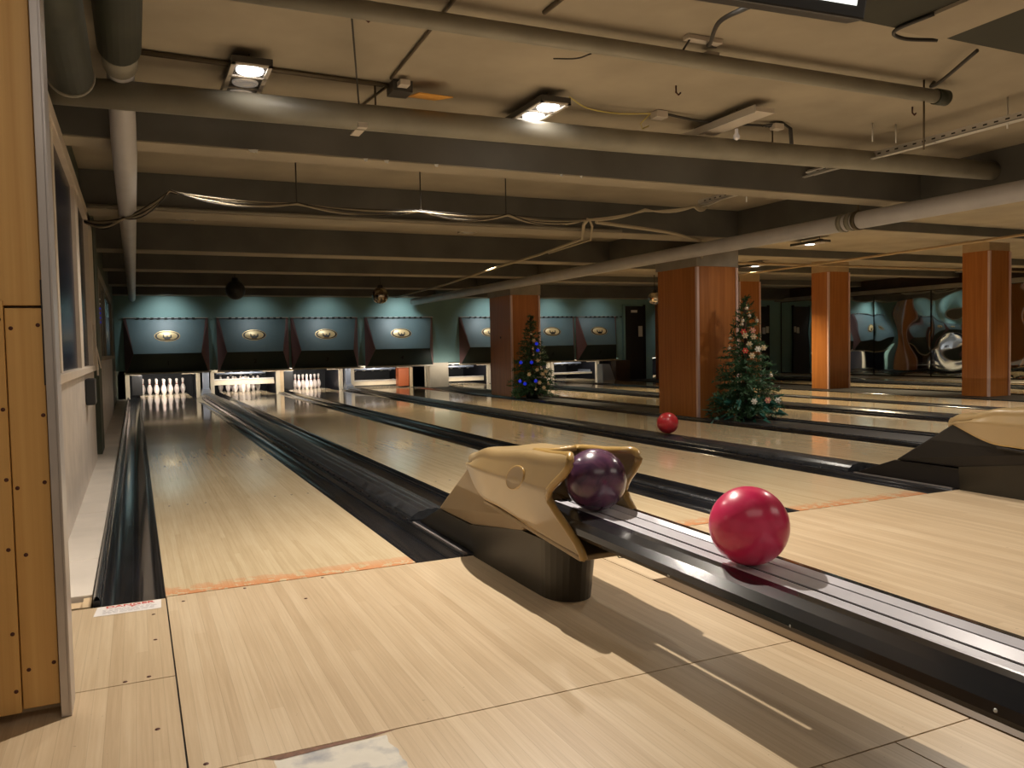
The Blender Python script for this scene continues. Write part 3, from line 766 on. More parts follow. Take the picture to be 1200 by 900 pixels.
    for y in (-.95, -1.62, -2.1, -2.6):
        b = MB(); b.sphere((cx-.146, y, .312), .005, M['silver'], 8, 5); obj('rivet', b, tr)
    b = MB(); b.box(cx-.09, cx+.09, -4.5, -4.1, 0, .281, M['ped']); obj('support_leg', b, t, bevel=.01)
    cx = cr
    # loose wire under the chin
    b = MB(); b.tube([(cx+.05, -1.0, .24), (cx+.07, -1.02, .20), (cx+.11, -1.0, .19), (cx+.14, -.98, .235)], .0022, M['dark_wire'], 6); obj('loose_wire', b, t)
    return t
make_return(1.43, 'tan ball return hood with black rail carrying the purple ball', M['hood_skirt'])
make_return(4.80, 'tan ball return hood on a shaded skirt at the right edge', M['hood_skirt_shaded'])

def ball(c, m, label, r=.108):
    b = MB(); b.sphere((0, 0, 0), r, m, 48, 28)
    o = obj('bowling_ball', b, loc=(0, 0, 0)); o.location = c; o['_w'] = tuple(c)
    return tag(o, label, 'bowling ball')
ball((1.437, -1.79, .4725), M['ball_red'], 'large glossy crimson bowling ball rolling on the near return rail')
ball((1.430, -.98, .4875), M['ball_purple'], 'dark purple bowling ball in the mouth of the return hood', .113)
ball((4.80, 3.28, .175), M['ball_red2'], 'small looking dark red bowling ball far down the return track before the pillar')

# ------------------------------------------------------------------ pipes and ceiling services
def pipe(name, pts, r, m, label, cat='pipe', n=20, **kw):
    b = MB(); b.tube(pts, r, m, n); return tag(obj(name, b), label, cat, **kw)
t = thing('ceiling_pipe', 'thick tan pipe hanging across the room before the nearest beam', 'pipe', (4, 1.3, 2.39))
b = MB(); b.tube([(-.455, 1.36, 2.365), (3, 1.33, 2.39), (6, 1.2, 2.41), (6.715, 1.17, 2.412)], .077, M['pipe'], 24); obj('pipe_body', b, t)
for x in (1.30, 4.35): 
    b = MB(); b.tube([(x, 1.36-.02*x, 2.59), (x, 1.36-.02*x, 2.45)], .006, M['conduit'], 6); obj('pipe_hanger', b, t)
b = MB(); b.box(1.18, 1.235, 1.285, 1.30, 2.31, 2.42, M['fixture']); b.box(1.18, 1.235, 1.285, 1.5, 2.302, 2.31, M['fixture']); obj('pipe_clamp', b, t)
t = thing('ceiling_pipe', 'long thinner pipe near the top ending in a round cap at right', 'pipe', (2, .1, 2.5))
b = MB(); b.tube([(-.45, .12, 2.495), (4.62, .06, 2.50)], .042, M['pipe'], 20); obj('pipe_body', b, t)
b = MB(); b.tube([(4.56, .06, 2.50), (4.66, .06, 2.50)], .049, M['pipe_dark'], 20); obj('end_cap', b, t)
b = MB(); b.tube([(4.46, .06, 2.59), (4.46, .06, 2.16)], .006, M['conduit'], 6); obj('hanging_rod', b, t)
t = thing('ceiling_pipe', 'pale vertical looking pipe running along the left wall', 'pipe', (-.08, 5, 2.3))
b = MB(); b.tube([(-.09, .9, 2.485), (-.09, 1.25, 2.485), (-.09, 1.42, 2.47), (-.09, 1.56, 2.36), (-.089, 1.68, 2.22), (-.088, 1.82, 2.168), (-.088, 2.1, 2.165), (-.088, 15.5, 2.165)], .068, M['pipe_pale'], 24); obj('pipe_body', b, t)
b = MB(); b.tube([(-.09, -1.1, 2.485), (-.09, .93, 2.485)], .100, M['pipe_dark'], 24); obj('dark_sleeve', b, t)
b = MB(); b.tube([(-.09, .93, 2.485), (-.09, 1.2, 2.485)], .084, M['pipe'], 24); obj('pipe_collar', b, t)
t = thing('ceiling_duct', 'stub of dark green duct at the top left corner', 'duct', (-.28, 0, 2.25))
b = MB(); b.tube([(-.30, -1.1, 2.28), (-.30, .80, 2.28)], .098, M['pipe_dark'], 24); obj('duct_body', b, t)
b = MB(); b.tube([(-.30, .78, 2.28), (-.30, .81, 2.28)], .104, M['pipe'], 24); obj('duct_rim', b, t)
t = thing('ceiling_pipe', 'long pale grey pipe running away diagonally above the pillars', 'pipe', (6.6, 5, 2.2))
b = MB(); b.tube([(6.30, -1.5, 2.12), (6.24, 5, 2.12), (6.12, 15.5, 2.12)], .082, M['pipe_pale'], 24); obj('pipe_body', b, t)
b = MB()
for y in (2.25, 2.35): b.tube([(6.26, y, 2.12), (6.26, y+.05, 2.12)], .090, M['pipe'], 24)
obj('pipe_joint', b, t)
b = MB(); b.tube([(6.26, 2.2, 2.19), (6.26, 2.2, 2.59)], .01, M['conduit'], 6); b.tube([(6.26, 2.18, 2.12), (6.26, 2.22, 2.12)], .094, M['conduit'], 20); obj('pipe_hanger', b, t)

def smooth(pts, k=6):
    P = [Vector(p) for p in pts]
    if len(P) < 3: return P
    P = [2*P[0]-P[1]]+P+[2*P[-1]-P[-2]]; out = []
    for i in range(1, len(P)-2):
        for j in range(k):
            t_ = j/k; a0, a1, a2, a3 = P[i-1:i+3]
            out.append(.5*((2*a1)+(a2-a0)*t_+(2*a0-5*a1+4*a2-a3)*t_*t_+(3*a1-a0-3*a2+a3)*t_**3))
    return out+[P[-2]]
def line(name, pts, r, m, label, cat, group=None, n=7):
    b = MB(); b.tube(smooth(pts), r, m, n); return tag(obj(name, b), label, cat, group)
line('conduit', [(-.02, 1.24, 2.575), (1.38, 1.31, 2.575)], .011, M['conduit'], 'dark conduit from the left pipe to the orange card junction', 'conduit')
line('conduit', [(-.02, 1.28, 2.577), (1.35, 1.34, 2.577)], .009, M['conduit'], 'second dark conduit parallel behind the one to the junction', 'conduit')
line('conduit', [(1.30, -.45, 2.58), (1.34, .6, 2.58), (1.36, 1.20, 2.58)], .009, M['conduit'], 'thin conduit from the top edge down to the orange card junction', 'conduit')
line('conduit', [(1.38, 1.35, 2.58), (1.33, 1.86, 2.58)], .008, M['conduit'], 'short conduit from the junction to the thick pipe', 'conduit')
line('conduit', [(1.78, -.35, 2.58), (1.77, .01, 2.58)], .012, M['conduit'], 'short stub of conduit at the top middle of the ceiling', 'conduit')
line('conduit', [(-.4, 4.40, 2.27), (2, 4.40, 2.27), (5, 4.40, 2.27)], .016, M['beam'], 'painted conduit along the second ceiling beam', 'conduit')
line('conduit', [(7.21, 8.3, 2.40), (11.2, 8.2, 2.42), (18.19, 8.2, 2.42)], .022, M['concrete_tan'], 'tan conduit crossing beyond the near pillar', 'conduit')
line('conduit', [(11.25, 12, 2.36), (11.1, 6, 2.36), (10.7, 1, 2.36)], .02, M['concrete_tan'], 'long tan conduit receding above the right lanes', 'conduit')
line('hanging_wire', [(.88, .22, 2.585), (1.20, 1.34, 2.44)], .005, M['dark_wire'], 'thin dark wire slanting down to the thick pipe clamp', 'wire')
line('hanging_wire', [(2.08, .10, 2.455), (2.11, .3, 2.50), (2.08, .5, 2.56)], .004, M['dark_wire'], 'short dark wire hooked over the thinner top pipe', 'wire')
line('yellow_cable', [(2.52, 1.12, 2.575), (2.7, 1.2, 2.545), (2.95, 1.22, 2.54), (3.2, 1.2, 2.56)], .0045, M['yellow_wire'], 'thin yellow cable between the lit lamp and a white junction box', 'cable')
line('black_cable', [(3.32, 1.2, 2.57), (3.6, 1.2, 2.55), (3.9, 1.18, 2.55), (4.35, 1.16, 2.57)], .009, M['dark_wire'], 'dark cable from the white junction box to the right', 'cable')
line('black_cable', [(2.80, -1.3, 2.24), (2.80, -1.12, 2.24), (2.92, -1.06, 2.245), (3.05, -1.12, 2.235)], .008, M['dark_wire'], 'black cable at the end of the beige soffit', 'cable')
line('black_cable', [(4.1, -.55, 2.52), (4.3, -.2, 2.50), (4.45, .0, 2.53), (4.50, .02, 2.57)], .011, M['dark_wire'], 'black cable looping to the rod at the far top right', 'cable')
# junction bits
t = thing('junction_box', 'ceiling junction with an orange card sticking out', 'junction box', (1.42, 1.3, 2.56))
b = MB(); b.box(1.38, 1.50, 1.22, 1.36, 2.52, 2.585, M['fix_dark']); obj('box_body', b, t)
b = MB(); b.box(1.40, 1.46, 1.14, 1.21, 2.535, 2.565, M['fixture']); obj('terminal_block', b, t)
b = MB(); b.hexa([(1.52, 1.16, 2.50), (1.74, 1.17, 2.50), (1.68, 1.33, 2.52), (1.50, 1.32, 2.52), (1.52, 1.16, 2.506), (1.74, 1.17, 2.506), (1.68, 1.33, 2.526), (1.50, 1.32, 2.526)], M['orange']); obj('orange_card', b, t)
t = thing('junction_box', 'small white junction box hanging beside the black monitor cable', 'junction box', (2.75, .05, 2.57))
b = MB(); b.box(2.60, 2.82, -.02, .03, 2.565, 2.588, M['fixture']); obj('cable_clip', b, t)
b = MB(); b.box(2.80, 2.88, .08, .16, 2.50, 2.56, M['fixture']); obj('box_body', b, t)
b = MB(); b.tube(smooth([(2.62, 0, 2.565), (2.64, .10, 2.52), (2.72, .14, 2.49), (2.82, .08, 2.53)]), .006, M['dark_wire'], 6); obj('wire_loop', b, t)
t = thing('junction_box', 'small white junction box at the end of the thin yellow cable', 'junction box', (3.28, 1.22, 2.57))
b = MB(); b.box(3.24, 3.33, 1.18, 1.26, 2.54, 2.585, M['fixture']); obj('box_body', b, t)
b = MB(); b.tube([(3.2, 1.2, 2.56), (3.15, 1.25, 2.50), (3.2, 1.3, 2.48), (3.24, 1.28, 2.50)], .004, M['yellow_wire'], 6); obj('loose_ends', b, t)
t = thing('junction_box', 'cluster of black cables and white box above the thick pipe at right', 'junction box', (4.3, 1.15, 2.5))
b = MB(); b.box(4.22, 4.30, 1.10, 1.16, 2.53, 2.57, M['fixture']); obj('box_body', b, t)
for q in range(3):
    b = MB(); b.tube([(4.20-.03*q, 1.15, 2.55), (4.3, 1.12, 2.585), (4.38+.01*q, 1.13, 2.55), (4.40+.01*q, 1.14, 2.44)], .008, M['dark_wire'], 6); obj('cable', b, t)
for k, (x, y, z0, lab) in enumerate([(3.77, 1.0, 2.40, 'left'), (3.98, .97, 2.40, 'right')]):
    line('hanging_rod', [(x+1.2, y-.1, 2.59), (x+1.2, y-.1, 2.45)], .006, M['galv'], '%s of two thin rods standing on the thick pipe at right' % lab, 'rod')
line('hanging_rod', [(4.9, 2.2, 2.59), (4.9, 2.2, 2.22)], .006, M['galv'], 'thin pale rod holding the cable tray near the nearest beam', 'rod')
line('hanging_rod', [(5.32, .1, 2.59), (5.32, .1, 2.38)], .006, M['galv'], 'thin rod holding the near end of the white cable tray', 'rod')

# perforated cable tray
t = thing('cable_tray', 'long white perforated cable tray at the upper right', 'cable tray', (5.34, 1.5, 2.42))
b = MB(); x0, x1, z = 5.30, 5.38, 2.42
b.box(x0, x1, -1., 3.4, z, z+.004, M['galv']); b.box(x0, x0+.005, -1., 3.4, z, z+.045, M['galv']); b.box(x1-.005, x1, -1., 3.4, z, z+.045, M['galv']); obj('tray_channel', b, t)
b = MB()
for k in range(54):
    y = -1+.03+k*.08; b.box(x0-.002, x0+.003, y, y+.03, z+.016, z+.026, M['black'])
o = obj('slot_row', b, t); o['kind'] = 'stuff'
b = MB(); b.box(5.24, 5.27, .6, 2.2, 2.395, 2.405, M['galv']); obj('side_rail', b, t)
for k in range(3):
    b = MB(); b.tube([(5.30+.02*k, 1.6, 2.45), (5.25, 2.4, 2.43-.01*k), (5.30, 3.0, 2.41), (5.36+.02*k, 3.5, 2.39)], .007, M['galv'], 6); obj('white_cable', b, t)

# sagging cable bundle across the lanes
def sag(pts, s, n=8, jit=0.):
    out = []
    for a_, c_ in zip(pts, pts[1:]):
        for k in range(n):
            f = k/n; p = Vector(a_).lerp(Vector(c_), f); p.z -= s*4*f*(1-f); out.append(p)
    out.append(Vector(pts[-1])); return out
t = thing('cable_bundle', 'sagging bundle of cream cables strung across the lanes below the ceiling', 'cables', (2, 3.4, 2.2))
sup = [(-.42, 4.2, 2.10), (-.12, 3.9, 2.10), (.21, 3.25, 2.22), (1.19, 3.4, 2.2), (2.27, 3.4, 2.2), (3.1, 3.35, 2.2), (3.95, 3.4, 2.2)]
for k in range(7):
    r = random.Random(k); pts = [(x, y+r.uniform(-.02, .02), z+r.uniform(-.012, .012)) for x, y, z in sup]
    b = MB(); b.tube(sag(pts, .012+.011*k), .0055, M['white_wire'] if k % 3 else M['dark_wire'], 6); obj('cable', b, t)
for x in (1.19, 2.27, 3.1):
    b = MB(); b.tube([(x, 3.4, 2.2), (x, 3.4, 2.59)], .006, M['dark_wire'], 6); obj('hanger_rod', b, t)
t = thing('cable_bundle', 'cream cable bundle rising from the junction to the white tray', 'cables', (4.2, 2.8, 2.2))
for k in range(3):
    b = MB(); b.tube(sag([(3.95, 3.4, 2.2), (4.3, 2.9, 2.22+.01*k), (4.75, 2.75, 2.26), (5.34, 3.3, 2.38)], .01+.015*k), .008, M['white_wire'], 6); obj('cable', b, t)
t = thing('cable_bundle', 'cream cable run receding from the junction toward the far disco ball', 'cables', (5, 8, 2.3))
b = MB(); b.tube([(3.97, 3.4, 2.2), (4.1, 3.7, 2.2), (4.60, 4.6, 2.19), (4.95, 6.4, 2.22), (5.1, 8, 2.228), (5.5, 11.5, 2.228), (5.7, 15.5, 2.228)], .018, M['white_wire'], 8); obj('cable', b, t)
b = MB(); b.tube([(4.0, 3.4, 2.19), (4.2, 3.7, 2.19), (4.65, 4.5, 2.17), (5.0, 6.2, 2.22)], .012, M['white_wire'], 8); obj('cable', b, t)
line('conduit', [(4.1, 3.45, 2.19), (5.3, 4.0, 2.22), (5.9, 4.35, 2.22), (6.4, 4.7, 2.21), (6.62, 5.04, 2.08)], .018, M['white_wire'], 'cream conduit to the top of the near pillar', 'conduit')

# lamps
def lamp(x, y, label, glow, z=2.50, tilt=0.):
    t = thing('ceiling_light', label, 'ceiling light', (x, y, z), 'twin spot ceiling lights')
    b = MB(); w, l, h = .105, .32, .035
    b.box(x-w, x+w, y-l, y+l, z, z+h, M['fix_dark'])
    for (a0, a1, b0, b1) in ((-w, -w+.022, -l, l), (w-.022, w, -l, l), (-w, w, -l, -l+.022), (-w, w, l-.022, l), (-w, w, -.11, -.09), (-w, w, .09, .11)):
        b.box(x+a0, x+a1, y+b0, y+b1, z-.008, z, M['fixture'])
    obj('light_frame', b, t)
    for k, yy in enumerate((-.21, 0, .21)):
        mm = glow[k]
        b = MB(); b.lathe([(.0001, -.002), (.055, -.004), (.068, -.010), (.072, 0)], M['silver'] if mm is None else mm, (x, y+yy, z-.001), 20); obj('spot_lamp', b, t)
    b = MB(); b.tube([(x, y-.2, z+.03), (x, y-.2, 2.59)], .004, M['conduit'], 5); b.tube([(x, y+.2, z+.03), (x, y+.2, 2.59)], .004, M['conduit'], 5); b.box(x-.02, x+.02, y-.25, y-.15, z+.035, z+.055, M['dark_wire']); obj('suspension', b, t)
    return t
on, dim = M['lamp_on'], M['lamp_dim']
lamp(.545, 1.32, 'lit twin spot fixture hanging at the upper left of the ceiling', (on, dim, dim))
lamp(2.37, 1.34, 'lit spot fixture at the top middle beside the yellow cable', (on, on, dim))
far = M['lamp_far']
for x, y, lab, g_ in ((3.9, 10.9, 'tiny bright lamp far down the lanes above the disco ball', far), (11.27, 9.3, 'tiny bright lamp above the second row of pillars', far), (9.64, 6.2, 'bright lamp under the ceiling right of the diagonal pipe', far), (17.3, 9.0, 'small bright lamp above the wavy mirrors', far),
                  (.51, 6.2, 'unlit fixture far above the leftmost lane', None), (.53, 8.8, 'farthest unlit fixture above the leftmost lane', None), (2.33, 5.6, 'unlit fixture above the second lane beyond the cable bundle', None), (3.97, 6.3, 'unlit fixture above the third lane beyond the cable bundle', None), (2.31, 9.2, 'farthest unlit fixture above the second lane', None)):
    lamp(x, y, lab, (None, g_, None))
# edge-on unlit fixture with hanging bulb
t = thing('ceiling_light', 'grey fixture seen edge on with a bare bulb hanging below', 'ceiling light', (3.77, 1.1, 2.5), 'twin spot ceiling lights')
b = MB(); b.box(3.70, 3.86, .72, 1.52, 2.50, 2.53, M['fixture']); b.box(3.69, 3.70, .72, 1.52, 2.49, 2.54, M['galv']); obj('light_frame', b, t)
b = MB(); b.box(3.72, 3.78, .8, 1.4, 2.53, 2.56, M['fix_dark']); b.tube([(3.78, 1.0, 2.56), (3.78, 1.0, 2.59)], .005, M['dark_wire'], 5); obj('driver_box', b, t)
b = MB(); b.lathe([(.0001, -.05), (.02, -.04), (.024, -.02), (.012, 0), (.012, .03)], M['lamp_dim'], (3.86, 1.1, 2.46), 14); obj('bulb', b, t)

# brown hooks in the ceiling
for (x, y, lab) in ((.97, .32, 'rusty hook in the ceiling left of the slanting wire'), (3.06, .72, 'rusty hook in the ceiling above the white junction box'), (4.9, .5, 'rusty hook in the ceiling near the end cap')):
    b = MB(); b.tube([(x, y, 2.59), (x, y, 2.55), (x+.02, y, 2.535), (x+.035, y, 2.55)], .006, M['screw'], 6); tag(obj('ceiling_hook', b), lab, 'hook')

# monitor
t = thing('hanging_monitor', 'black monitor with green power light hanging at the top edge', 'monitor', (1.35, -1.9, 1.9))
mo = MB(); mo.box(-.37, .37, -.02, .045, 0, .44, M['black']); 
def place(mb):   # rotate a little and put in place
    R_ = Matrix.Rotation(math.radians(-4), 4, 'Z') @ Matrix.Rotation(math.radians(12), 4, 'X')
    mb.v = [tuple(R_ @ Vector(v)+Vector((1.335, -1.9, 1.822))) for v in mb.v]; return mb
obj('monitor_case', place(mo), t, bevel=.006)
b = MB(); b.box(-.335, .335, -.0225, -.0195, .032, .41, M['screen']); obj('screen', place(b), t)
b = MB(); b.box(-.10, -.072, -.024, -.0205, .011, .017, M['led']); obj('power_light', place(b), t)
b = MB(); b.tube([(0, .03, .3), (0, .10, .60), (0, .1, .73)], .02, M['black'], 8); obj('ceiling_mount', place(b), t)
b = MB(); b.tube(smooth([(1.62, -1.8, 1.96), (1.80, -1.4, 2.08), (2.2, -.75, 2.32), (2.58, -.22, 2.47), (2.74, .0, 2.55), (2.83, .05, 2.575)]), .010, M['dark_wire'], 8); tag(obj('black_cable', b), 'thick black cable sagging from the monitor to the white junction box', 'cable')

# disco balls
def disco(x, y, z, r, label, m):
    t = thing('disco_ball', label, 'disco ball', (x, y, z), 'disco balls')
    b = MB(); b.sphere((x, y, z), r, m, 24, 14)
    b.sm = [False]*len(b.sm); obj('mirror_ball', b, t)
    b = MB(); b.tube([(x, y, z+r), (x, y, 2.59)], .008, M['dark_wire'], 6); b.lathe([(.06, 0), (.06, .05), (.02, .06)], M['black'], (x, y, z+r-.01), 12); obj('motor_and_rod', b, t)
disco(1.66, 12.4, 2.14, .18, 'dark disco ball against the teal wall above the leftmost lanes', M['black'])
disco(4.42, 12.4, 2.06, .165, 'glittering mirrored disco ball above the third lane', M['disco'])
disco(11.0, 12.4, 2.05, .15, 'small pale disco ball beside the large near pillar', M['disco'])

# ------------------------------------------------------------------ christmas trees
def tree(cx, cy, H, R0, label, decos, teal=False, seed=1):
    r = random.Random(seed)
    t = thing('christmas_tree', label, 'christmas tree', (cx, cy, 0), 'christmas trees')
    b = MB(); b.tube([(cx, cy, 0), (cx, cy, H*.97)], .02, M['trunk'], 8); obj('trunk', b, t)
    b = MB()
    def blade(p, d, l, w, m):
        s_ = d.cross(Vector((r.uniform(-1, 1), r.uniform(-1, 1), r.uniform(-1, 1)))).normalized()*w
        b.add([p-s_, p+s_, p+d*l+s_*.3, p+d*l-s_*.3], [(0, 1, 2, 3)], m)
    tiers = 17
    for k in range(tiers):
        f = k/(tiers-1); z = .10*H+f*H*.86; R = R0*(1-f)**.85+.03; nb = int(5+15*(1-f))
        for j in range(nb):
            a_ = 2*PI*j/nb+r.random(); L = R*r.uniform(.78, 1.1)
            dr = Vector((cos(a_), sin(a_), -.22+.5*f)).normalized()
            p0 = Vector((cx, cy, z+r.uniform(-.03, .03)*H))
            n_ = max(4, int(L/.028))
            for q in range(n_):
                p = p0+dr*(L*(q+1)/n_)
                for s_ in range(4):
                    d = (dr*.6+Vector((r.uniform(-1, 1), r.uniform(-1, 1), r.uniform(-.8, .8)))).normalized()
                    blade(p, d, r.uniform(.04, .07), .0085, M['fir'])
    o = obj('needles', b, t); o['kind'] = 'stuff'
    if teal:
        b = MB()
        for k in range(60):
            a_ = r.uniform(PI*.85, PI*1.75); rr = R0*r.uniform(.5, 1.02); p = Vector((cx+rr*cos(a_)*1.02, cy+rr*sin(a_), r.uniform(.02, .30)))
            d = Vector((cos(a_), sin(a_), r.uniform(-.7, .5))).normalized(); blade(p, d, .13, .022, M['fir_teal'])
        o = obj('teal_leaves', b, t); o['kind'] = 'stuff'
    b = MB(); b.lathe([(.0001, 0), (.12, 0), (.11, .14), (.0001, .14)], M['black'], (cx, cy, 0), 16); obj('pot', b, t)
    # decorations: own things
    names = {'blue': ('blue_bauble', 'shiny blue bauble', 'bauble'), 'silver': ('silver_bauble', 'silver bauble', 'bauble'), 'cream': ('cream_ribbon', 'cream ribbon bow', 'ribbon'),
             'white': ('white_snowflake', 'white snowflake decoration', 'decoration'), 'red': ('red_flower', 'red flower decoration', 'decoration'), 'pink': ('pink_flower', 'pink flower decoration', 'decoration')}
    byk = {}
    for (kind, u, h) in decos: byk.setdefault(kind, []).append((u, h))
    OR = ['topmost', 'second', 'third', 'fourth', 'fifth', 'sixth', 'seventh', 'eighth', 'ninth', 'tenth', 'eleventh', 'twelfth']
    vd = Vector((-.079-cx, -3.53-cy, 0)).normalized(); sd = Vector((-vd.y, vd.x, 0))
    for kind, L in byk.items():
        L.sort(key=lambda q: -q[1])
        for i_, (u, h) in enumerate(L):
            z = h*H; R = (R0*(1-max(0, (h-.1)/.86))**.85+.03)
            uu = max(-.96, min(.96, u/R)); p = Vector((cx, cy, z))+sd*u+vd*(R*math.sqrt(1-uu*uu)*.98+.01)
            b = MB(); s_ = .9
            if kind in ('blue', 'silver'):
                b.sphere(p, .036*s_ if kind == 'blue' else .026, M['bauble_'+kind], 16, 10)
                b.lathe([(.008, 0), (.008, .012)], M['gold'], p+Vector((0, 0, .033)), 8)
            else:
                m = {'cream': M['deco_cream'], 'white': M['deco_white'], 'red': M['deco_red'], 'pink': M['deco_pink']}[kind]
                for q in range(6):
                    a_ = q*PI/3; dd = sd*cos(a_)+Vector((0, 0, 1))*sin(a_); pp = sd*(-sin(a_))+Vector((0, 0, 1))*cos(a_)
                    b.add([p+pp*.008, p-pp*.008, p+dd*.032-pp*.011, p+dd*.040, p+dd*.032+pp*.011], [(0, 1, 2, 3, 4)], m)
                b.sphere(p+vd*.004, .011, M['gold'] if kind != 'white' else m, 8, 6)
            nm, lb, ct = names[kind]
            pos = OR[i_] if i_ == 0 else OR[i_]+' from the top'
            if len(L) == 1: txt = 'only %s on the %s' % (lb, 'far blue lit tree' if not teal else 'right tree')
            else: txt = '%s hanging on the %s, %s' % (lb, 'far Christmas tree' if not teal else 'right Christmas tree', pos)
            tag(obj(nm, b), txt, ct, '%ss on the %s tree' % (lb, 'right' if teal else 'far'))
tree(6.72, 10.28, 1.56, .44, 'dark Christmas tree with blue and cream baubles before the farther pillar',
     [('blue', .10, .66), ('blue', .12, .58), ('blue', -.20, .44), ('blue', -.0, .44), ('blue', .07, .22), ('blue', -.13, .19), ('blue', -.22, .22),
      ('silver', .04, .53), ('silver', .03, .60), ('silver', .0, .78), ('silver', .18, .36), ('silver', .24, .26), ('silver', .07, .12), ('silver', .30, .18),
      ('cream', .10, .35), ('cream', .20, .30), ('cream', .26, .33), ('cream', .14, .20), ('cream', .22, .14), ('cream', -.05, .30), ('cream', .12, .46), ('cream', .05, .70)], seed=3)
tree(6.93, 4.58, 1.56, .43, 'green Christmas tree with red and white decorations beside the large pillar',
     [('red', .0, .56), ('red', -.02, .71), ('pink', .09, .72), ('pink', .26, .17), ('white', .38, .165), ('white', .10, .165), ('white', .15, .57), ('silver', -.18, .66), ('silver', -.19, .58), ('silver', .05, .84), ('silver', .02, .90), ('silver', -.04, .77),
      ('cream', .0, .68), ('cream', .10, .67), ('cream', .05, .61), ('cream', .22, .58), ('cream', .08, .52), ('silver', .30, .36), ('silver', -.03, .80), ('silver', .14, .80)], teal=True, seed=5)

# ------------------------------------------------------------------ lights
def spot(loc, target, power, size, col=(1, .86, .68), blend=.5, rad=.05):
    L = bpy.data.lights.new('spot', 'SPOT'); L.energy = power; L.spot_size = math.radians(size); L.spot_blend = blend; L.color = col; L.shadow_soft_size = rad
    o = bpy.data.objects.new('spot_lamp', L); C.objects.link(o); o.location = loc
    d = Vector(target)-Vector(loc); o.rotation_euler = d.to_track_quat('-Z', 'Y').to_euler(); return o
def area(loc, target, power, sx, sy, col=(1, .84, .66)):
    L = bpy.data.lights.new('area', 'AREA'); L.energy = power; L.shape = 'RECTANGLE'; L.size = sx; L.size_y = sy; L.color = col
    o = bpy.data.objects.new('area_light', L); C.objects.link(o); o.location = loc
    d = Vector(target)-Vector(loc); o.rotation_euler = d.to_track_quat('-Z', 'Y').to_euler(); return o
W1 = (1, .905, .78)
spot((1.43, -.10, 2.48), (1.43, -.8, 0), 290, 130, W1, .7, .014)
spot((1.3, 2.6, 2.2), (-.46, 2.7, .7), 26, 100, W1, .8, .1)  # added spot to brighten the left wall, no fixture there
spot((7.4, 2.6, 2.3), (6.95, 5.0, .9), 45, 60, W1, .8, .1)  # added spot to brighten the near pillar front and its tree
spot((.55, .95, 2.46), (.75, .6, 0), 40, 118, W1, .5, .035)
spot((2.37, .95, 2.46), (2.2, .2, 0), 42, 118, W1, .5, .035)
spot((4.6, -.3, 2.46), (4.4, -.9, 0), 98, 125, W1, .6, .05)  # added spot to brighten the right approach, no fixture there
spot((3.9, 1.5, 2.46), (3.9, 1.2, 0), 110, 118, W1, .5, .05)
spot((8.8, .9, 2.46), (8.4, .5, 0), 150, 125, W1, .6, .05)
area((.9, -3.4, 2.5), (1.2, -2.6, 0), 9, 2.0, 1.2, W1)  # added fill overhead by the camera, out of view
area((4.6, -3.2, 2.5), (4.5, -1.8, 0), 20, 2.4, 1.2, W1)  # second added fill, out of view above the right approach
spot((.2, -2.9, 2.3), (-.75, -1.05, 1.5), 22, 75, W1, .9, .1)  # added spot to brighten the laminate partition, out of view
YL = (1, .80, .50)
for (x, y, p, c) in ((.53, 3.0, 85, W1), (2.35, 3.2, 60, W1), (.53, 5.9, 10, W1), (2.33, 5.8, 50, W1), (3.9, 5.6, 110, YL), (3.9, 10.9, 60, YL), (5.0, 8.5, 200, YL), (5.4, 3.2, 80, W1), (9.64, 6.2, 380, YL), (11.27, 9.3, 380, YL), (8.4, 11.0, 300, YL), (14.8, 8.6, 300, YL), (16.4, 6.0, 240, YL), (11.0, 3.2, 300, W1), (8.0, 2.9, 160, W1), (1.5, 8.8, 10, W1), (14.4, 4.5, 180, YL)):
    spot((x, y, 2.44), (x, y, 0), p, 118, c, .8, .06)
# added upward lamps standing in for light bounced off the pale floor
for (x, y, sx, sy, p) in ((2.8, 6.5, 5, 5, 5), (2.8, 12, 5, 5, 3), (10.5, 5, 6, 6, 12), (10.5, 12, 6, 6, 6), (15.5, 8, 4, 8, 6), (3, .3, 6, 2.2, 15)):
    area((x, y, .3), (x, y+.01, 3), p, sx, sy, (1, .82, .58))
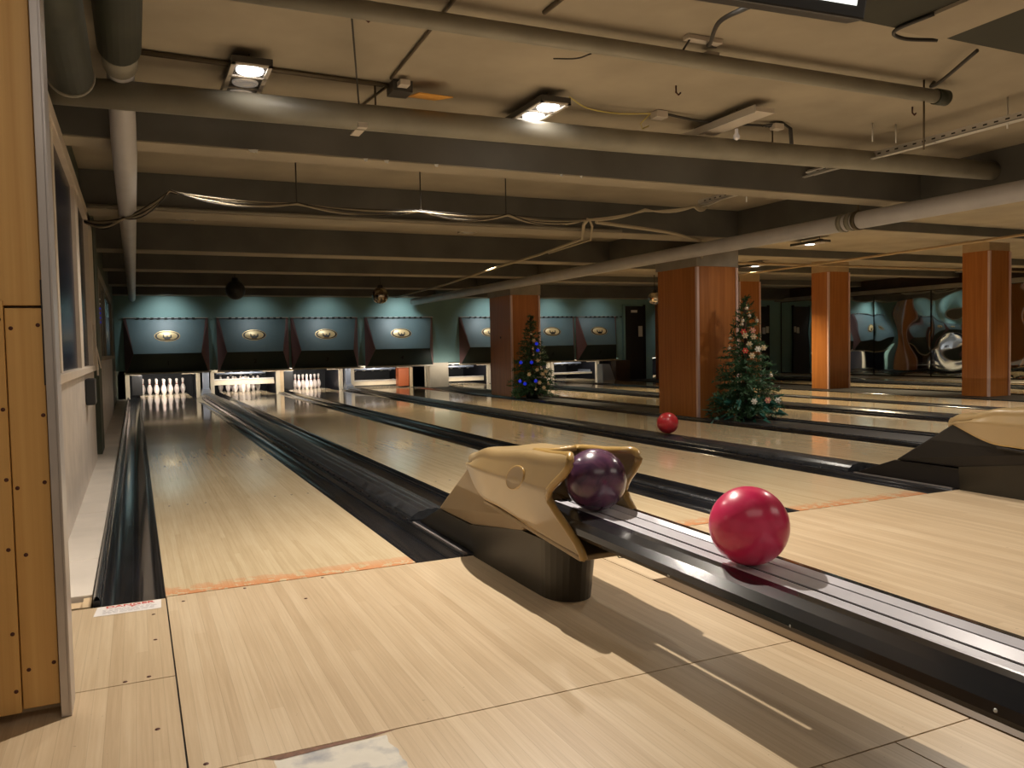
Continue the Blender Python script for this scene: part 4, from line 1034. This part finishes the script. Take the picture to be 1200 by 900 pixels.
# mask lights
for i, p in enumerate((40, 17, 22, 44, 34, 22, 11, 40, 40)):
    cx = (MX[i][0]+MX[i][1])/2
    spot((cx, 15.2, 2.16), (cx, 15.9, 1.6), p*.66, 110, (.90, .97, 1.0), 1., .05)
# pin deck lights inside the machines
for i, p in enumerate((13, 13, 13, 10, 10, 8, 7, 10, 10)):
    cx = LX[i]+LW/2
    area((cx, 17.05, .68), (cx, 18.0, .1), p*1.3, 1.1, .2, (1, .93, .85))
    area((cx, 16.0, .56), (cx, 16.9, .25), p*.8, 1.3, .1, (1, .9, .78))  # added fill brightening the posts and flange below the masks
area((7.0, 15.6, .6), (6.9, 16.5, .2), 2.2, .8, .1, (1, .9, .78))  # added fill brightening the cream panel, no lamp there

w = bpy.data.worlds.new('world'); bpy.context.scene.world = w; w.use_nodes = True
w.node_tree.nodes['Background'].inputs[0].default_value = (1, .82, .62, 1)
w.node_tree.nodes['Background'].inputs[1].default_value = .25

# ------------------------------------------------------------------ camera
q = [-.0771, -3.5338, .9761, 954.1553, .4327, .0453, -.0204]
cam = bpy.data.cameras.new('camera'); co = bpy.data.objects.new('camera', cam); C.objects.link(co)
cy, sy, cp, sp = cos(q[4]), sin(q[4]), cos(q[5]), sin(q[5])
f = Vector((sy*cp, cy*cp, -sp)); r = Vector((cy, -sy, 0)); u = r.cross(f)
c, s = cos(q[6]), sin(q[6]); r2 = c*r+s*u; u2 = -s*r+c*u
co.matrix_world = Matrix(((r2.x, u2.x, -f.x, q[0]), (r2.y, u2.y, -f.y, q[1]), (r2.z, u2.z, -f.z, q[2]), (0, 0, 0, 1)))
cam.sensor_fit = 'HORIZONTAL'; cam.sensor_width = 36; cam.lens = q[3]/1200*36; cam.clip_start = .05; cam.clip_end = 100
bpy.context.scene.camera = co
sc = bpy.context.scene
sc.view_settings.view_transform = 'Standard'; sc.view_settings.exposure = .2
sc.cycles.use_denoising = True
sc.cycles.sample_clamp_indirect = 4
for o in bpy.data.objects:
    if '_w' in o: del o['_w']
